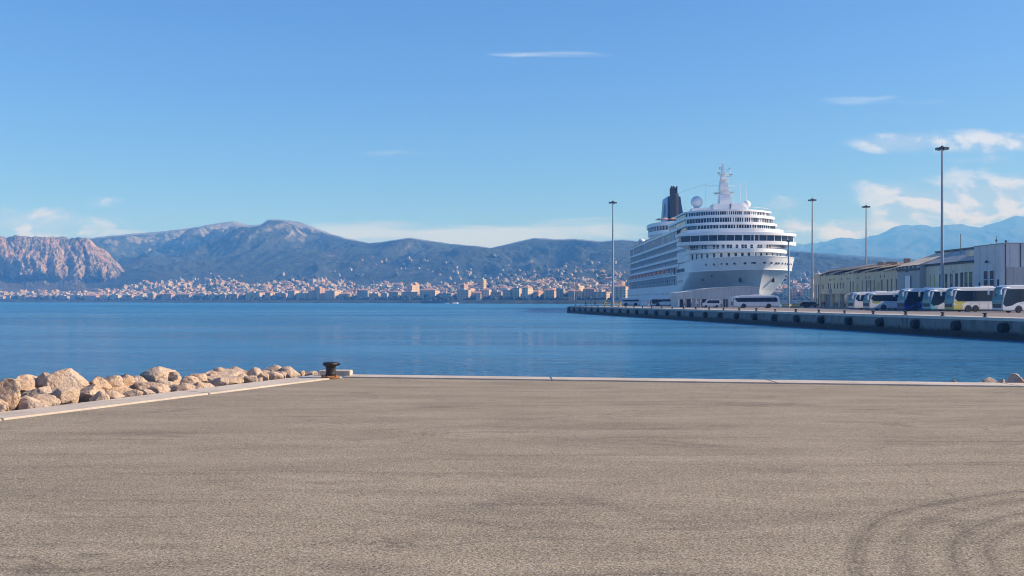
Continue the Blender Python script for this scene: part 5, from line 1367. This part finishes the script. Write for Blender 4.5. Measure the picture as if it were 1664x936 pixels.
    mb = MB(); mb.box(-f + .05, f - .25, -W / 2 + .12, W / 2 - .12, .22, .42); mb.build('underbody', M['dark'], root)
    return root
def park(u, Y, ang, L, **kw):
    """u, Y: where the near front corner stands"""
    rz = R(180 + ang); c = Vector((L / 2, 1.25)); ca, sa = math.cos(rz), math.sin(rz)
    x = X(u, Y) - (c.x * ca - c.y * sa); y = Y - (c.x * sa + c.y * ca)
    return coach('coach', (x, y, .01), rz, L, **kw)
YEL = (.62, .56, .12); BLU = (.012, .05, .33); TEA = (.16, .52, .66)
park(1388, 197, 10, 12, Ht=3.5, axles=(2.9, 9.0), paint=M['coachwhite'], label='plain white coach standing leftmost and farthest in the coach row', sweep=False)
park(1413, 188.5, 10, 12, Ht=3.45, axles=(2.9, 9.0), paint=livery((.78, .80, .83), [(4.6, 1.65, .95, .42, (.42, .48, .16))]), label='white coach with a green-yellow patch behind its door, second from left', sweep=False)
park(1470, 178, 10, 12, Ht=3.98, axles=(2.2, 8.6), paint=livery((.74, .80, .84), [(3.4, 1.1, 1.6, 1.3, TEA), (4.9, 1.0, 2.3, 1.15, BLU)]), label='coach with deep blue nose and pale blue sweep, third from left')
park(1512, 171, 10, 12, Ht=3.95, axles=(6.2, 9.2), paint=livery((.72, .80, .85), [(5.6, .9, 1.0, 1.1, TEA), (4.95, 1.55, .42, .85, (.70, .56, .55))]), label='white and teal coach with a pale pink panel, right of the blue-nosed coach')
park(1549, 163, 10, 12.6, Ht=4.02, axles=(2.75, 4.05), paint=livery((.80, .80, .78), [(5.2, 1.6, .95, .42, YEL), (4.6, 1.75, .9, .25, YEL), (5.6, .7, .8, .5, YEL), (4.9, .8, .35, .5, (.62, .56, .2))]), label='white coach with yellow swirls and a pair of close-set wheels', sweep=False)
park(1629, 150, 10, 12.4, Ht=4.15, axles=(2.75, 9.4), paint=M['coachwhite'], label='large white coach with swooping dark side glass at the right edge of the view')
def side_coach(u0, u1, Y, Ht, label, ax, **kw):
    L = (u1 - u0) / F * Y
    return coach('coach', ((X(u0, Y) + X(u1, Y)) / 2, Y + 1.25, .01), R(180), L, Ht, ax, M['coachwhite'], label, **kw)
side_coach(1192, 1267, 242, 3.05, 'white single-deck coach parked side-on in front of the terminal shed, right of the minibus', (2.5, 8.6), sweep=False)
side_coach(1058, 1104.5, 318, 2.75, 'white coach parked side-on by the ship hull, left of the terminal shed', (2.2, 6.6), sweep=True)
side_coach(1009, 1041, 338, 2.6, 'small white bus parked side-on farthest out, just right of the seaward lighting mast', (1.7, 5.0), sweep=False)
def minibus():
    Y = 256.; root = empty('minibus', (X(1155, Y), Y, .01), R(180), 'white minibus with a sloping nose parked in front of the terminal shed doors', 'minibus')
    f = 2.3; mb = MB(); mb.yprism([(-f, .35), (-f, 1.9), (-f + .2, 2.1), (f - 1.5, 2.1), (f - .75, 1.35), (f - .05, 1.1), (f, .45), (f - .1, .32)], -.95, .95); mb.build('body', M['coachwhite'], root, bevel=.08)
    for sg in (-1, 1):
        y = sg * .965; mb = MB(); mb.add([(-f + .25, y, 1.15), (f - 1.0, y, 1.15), (f - 1.5, y, 1.9), (-f + .3, y, 1.9)], [(0, 1, 2, 3) if sg < 0 else (3, 2, 1, 0)]); mb.build('side_window', M['glass'], root, recalc=False)
        for x in (-1.4, 1.4):
            wl = empty('wheel', (x, sg * .85, .34)); wl.parent = root
            mb = MB(); mb.lathe([(.2, -.12), (.34, -.11), (.34, .11), (.2, .12)], n=18, axis='y'); mb.build('tyre', M['tyre'], wl)
            mb = MB(); mb.lathe([(0, -.09), (.2, -.1), (.2, .1), (0, .09)], n=14, axis='y'); mb.build('rim', M['rim'], wl)
        mb = MB(); mb.box(f - .12, f, sg * .65 - .15, sg * .65 + .15, .75, .92); mb.build('headlight', M['lens'], root)
    mb = MB(); mb.add([(f - 1.47, -.8, 2.0), (f - .72, -.8, 1.37), (f - .72, .8, 1.37), (f - 1.47, .8, 2.0)], [(0, 1, 2, 3)]); mb.build('windscreen', M['windscreen'], root)
minibus()
def car(u, Y, rz, col, label):
    root = empty('parked_car', (X(u, Y), Y, .01), rz, label, 'car'); m = simple('car_paint', col, .3, var=.05, coat=.6)
    mb = MB(); mb.yprism([(-2.1, .3), (-2.15, .85), (-1.9, .95), (1.2, .92), (2.0, .75), (2.1, .35)], -.85, .85); mb.build('body', m, root, bevel=.07)
    mb = MB(); mb.yprism([(-1.75, .93), (-1.3, 1.42), (.2, 1.44), (1.0, .9)], -.72, .72); mb.build('cabin_glass', M['glass'], root, bevel=.05)
    mb = MB(); mb.box(-1.2, .15, -.66, .66, 1.43, 1.48); mb.build('roof', m, root, bevel=.02)
    for sg in (-1, 1):
        for x in (-1.3, 1.3):
            wl = empty('wheel', (x, sg * .76, .32)); wl.parent = root
            mb = MB(); mb.lathe([(.2, -.1), (.32, -.1), (.32, .1), (.2, .1)], n=18, axis='y'); mb.build('tyre', M['tyre'], wl)
            mb = MB(); mb.lathe([(0, -.07), (.2, -.08), (.2, .08), (0, .07)], n=14, axis='y'); mb.build('rim', M['rim'], wl)
        mb = MB(); mb.box(2.0, 2.1, sg * .6 - .14, sg * .6 + .14, .6, .74); mb.build('headlight', M['lens'], root)
car(1304, 262, R(190), (.03, .035, .045), 'dark car parked beside the yellow barriers, left of the warehouse end')
car(1316, 268, R(170), (.10, .06, .04), 'dark brown car parked by the foot of the mast at the warehouse end')

# gate and barriers right of the bow
def gate():
    Y = 270.; root = empty('port_gate', (X(1283, Y), Y, 0), 0, 'pale port gate with a long horizontal beam right of the ship bow', 'gate')
    w = X(1323, Y) - X(1283, Y)
    for x in (0, w * .42, w * .78, w):
        mb = MB(); mb.box(x - .18, x + .18, -.18, .18, 0, 2.6 if x in (0, w) else 1.8); mb.build('gate_post', M['creamwall2'], root)
    mb = MB(); mb.box(0, w, -.08, .08, 1.75, 2.0); mb.build('beam', M['white'], root)
    mb = MB()
    for x in np.arange(.5, w, .5): mb.box(x - .03, x + .03, -.03, .03, .1, 1.75)
    mb.box(0, w, -.04, .04, .15, .25); mb.build('bars', M['steel'], root)
gate()
first = None
for k, u in enumerate((1274, 1279.5, 1285, 1290.5, 1296)):
    if first is None:
        first = empty('road_barrier')
        mb = MB(); mb.yprism([(-.7, 0), (.7, 0), (.7, .2), (.62, .25), (.6, .85), (.5, .95), (-.5, .95), (-.6, .85), (-.62, .25), (-.7, .2)], -.22, .22); mb.build('shell', M['yellow'], first, bevel=.03)
        mb = MB(); mb.box(-.6, .6, -.232, -.222, .45, .62); mb.build('band', M['white'], first); o = first
    else: o = copy_tree(first)
    Y = 258 + random.uniform(-2, 2); o.location = (X(u, Y), Y, .01); o.rotation_euler = (0, 0, R(random.uniform(-25, 25)))
    tag(o, 'yellow plastic road barrier right of the coach, %s from the left' % ordinal(k + 1), 'barrier', 'yellow barriers in front of the gate')

# ================================================================== PEOPLE
def skin(name, verts, edges, radii, mat, parent):
    me = bpy.data.meshes.new(name); me.from_pydata(verts, edges, []); me.materials.append(mat)
    o = bpy.data.objects.new(name, me); COL.objects.link(o); o.parent = parent
    m_ = o.modifiers.new('skin', 'SKIN'); m_.use_smooth_shade = True
    for sv_, r_ in zip(me.skin_vertices[0].data, radii): sv_.radius = r_ if isinstance(r_, tuple) else (r_, r_)
    me.skin_vertices[0].data[0].use_root = True
    s_ = o.modifiers.new('sub', 'SUBSURF'); s_.levels = 1; s_.render_levels = 1
    dg = bpy.context.evaluated_depsgraph_get(); dg.update(); nm = bpy.data.meshes.new_from_object(o.evaluated_get(dg)); o.modifiers.clear(); o.data = nm
    if not nm.materials: nm.materials.append(mat)
    return o
M['skin'] = simple('skin', (.50, .30, .21), .6, var=.05)
M['hair'] = simple('dark_hair', (.03, .02, .015), .7)
def person(loc, rz, top, bottom, label, stride=.12, cat='person', group=None, h=1.0):
    root = empty('person', loc, rz, label, cat, group); root.scale = (h, h, h)
    V = [(0, 0, .93), (0, 0, 1.12), (0, 0, 1.38), (0, 0, 1.50), (0, .01, 1.60), (0, .01, 1.72), (-.10, 0, .90), (-.11, stride, .50), (-.11, stride * .6 - .02, .08), (-.11, stride * .6 + .14, .04),
         (.10, 0, .90), (.11, -stride, .50), (.11, -stride * 1.3, .08), (.11, -stride * 1.3 + .15, .04), (-.19, 0, 1.40), (-.24, -.05, 1.14), (-.25, .06, .90), (-.25, .09, .82), (.19, 0, 1.40), (.24, .03, 1.14), (.25, .12, .90), (.25, .15, .82)]
    E_ = [(0, 1), (1, 2), (2, 3), (3, 4), (4, 5), (0, 6), (6, 7), (7, 8), (8, 9), (0, 10), (10, 11), (11, 12), (12, 13), (2, 14), (14, 15), (15, 16), (16, 17), (2, 18), (18, 19), (19, 20), (20, 21)]
    Rr = [(.14, .1), (.12, .09), (.15, .10), .055, .085, .09, .085, .06, .045, .04, .085, .06, .045, .04, .055, .042, .034, .04, .055, .042, .034, .04]
    skin('body', V, E_, Rr, M['skin'], root)
    Vt = V[:3] + [(0, 0, 1.45)] + V[14:17] + V[18:21]
    skin('jacket', Vt, [(0, 1), (1, 2), (2, 3), (2, 4), (4, 5), (5, 6), (2, 7), (7, 8), (8, 9)], [(.16, .12), (.145, .11), (.18, .125), .07, .07, .056, .05, .07, .056, .05], top, root)
    skin('trousers', [V[0], V[6], V[7], V[8], V[10], V[11], V[12]], [(0, 1), (1, 2), (2, 3), (0, 4), (4, 5), (5, 6)], [(.15, .115), .10, .078, .062, .10, .078, .062], bottom, root)
    mb = MB(); prof = [(.0, 1.80)] + [(.105 * math.cos(a), 1.705 + .115 * math.sin(a)) for a in np.linspace(1.4, .1, 6)] + [(.0, 1.70)]
    mb.lathe(prof[::-1], c=(0, -.012, .0), n=12); mb.build('hair', M['hair'], root, smooth=True)
    return root
cl = {n: simple(n + '_cloth', c, .9, var=.15, vscale=8) for n, c in (('red', (.42, .05, .04)), ('pale', (.55, .5, .45)), ('navy', (.03, .05, .12)), ('black', (.03, .03, .035)), ('blue', (.08, .2, .42)), ('orange', (.6, .2, .06)))}
ppl = [(1336, 268, 'red', 'navy', 'person in a red jacket standing at the left end of the warehouse'), (1339.5, 270, 'black', 'black', 'person in black beside the red-jacketed one at the warehouse end'), (1356, 262, 'orange', 'navy', 'person in an orange top left of the small group outside the warehouse doors'),
       (1360, 264, 'pale', 'navy', 'person in a pale top outside the warehouse doors'), (1366, 260, 'blue', 'pale', 'person in a blue top outside the warehouse doors'), (1373, 258, 'red', 'black', 'person in red walking towards the leftmost coach'), (1376, 262, 'red', 'navy', 'person in red and navy right beside the leftmost coach'),
       (1112.5, 255, 'navy', 'navy', 'person in navy by the left end of the terminal shed'), (1123, 252, 'blue', 'navy', 'person in blue in front of the terminal shed'), (1133, 254, 'pale', 'navy', 'person in a pale top between shed doors and minibus'), (1139.5, 251, 'navy', 'black', 'person in dark clothes just left of the white minibus'),
       (1172, 252, 'pale', 'black', 'person in a pale top between the minibus and the coach'), (1054, 305, 'orange', 'pale', 'person in an orange top at the tail of the coach by the ship'), (951.5, 338, 'black', 'navy', 'dark figure standing on the tip of the pier'),
       (967, 336, 'black', 'black', 'person in black on the pier between its tip and the mast'), (984, 318, 'blue', 'navy', 'person in blue on the pier just left of the lighting mast')]
for k, (u, Y, a, b_, lb) in enumerate(ppl):
    person((X(u, Y), Y, .01), random.uniform(0, 6.28), cl[a], cl[b_], lb, stride=random.choice([.04, .12, .2]))
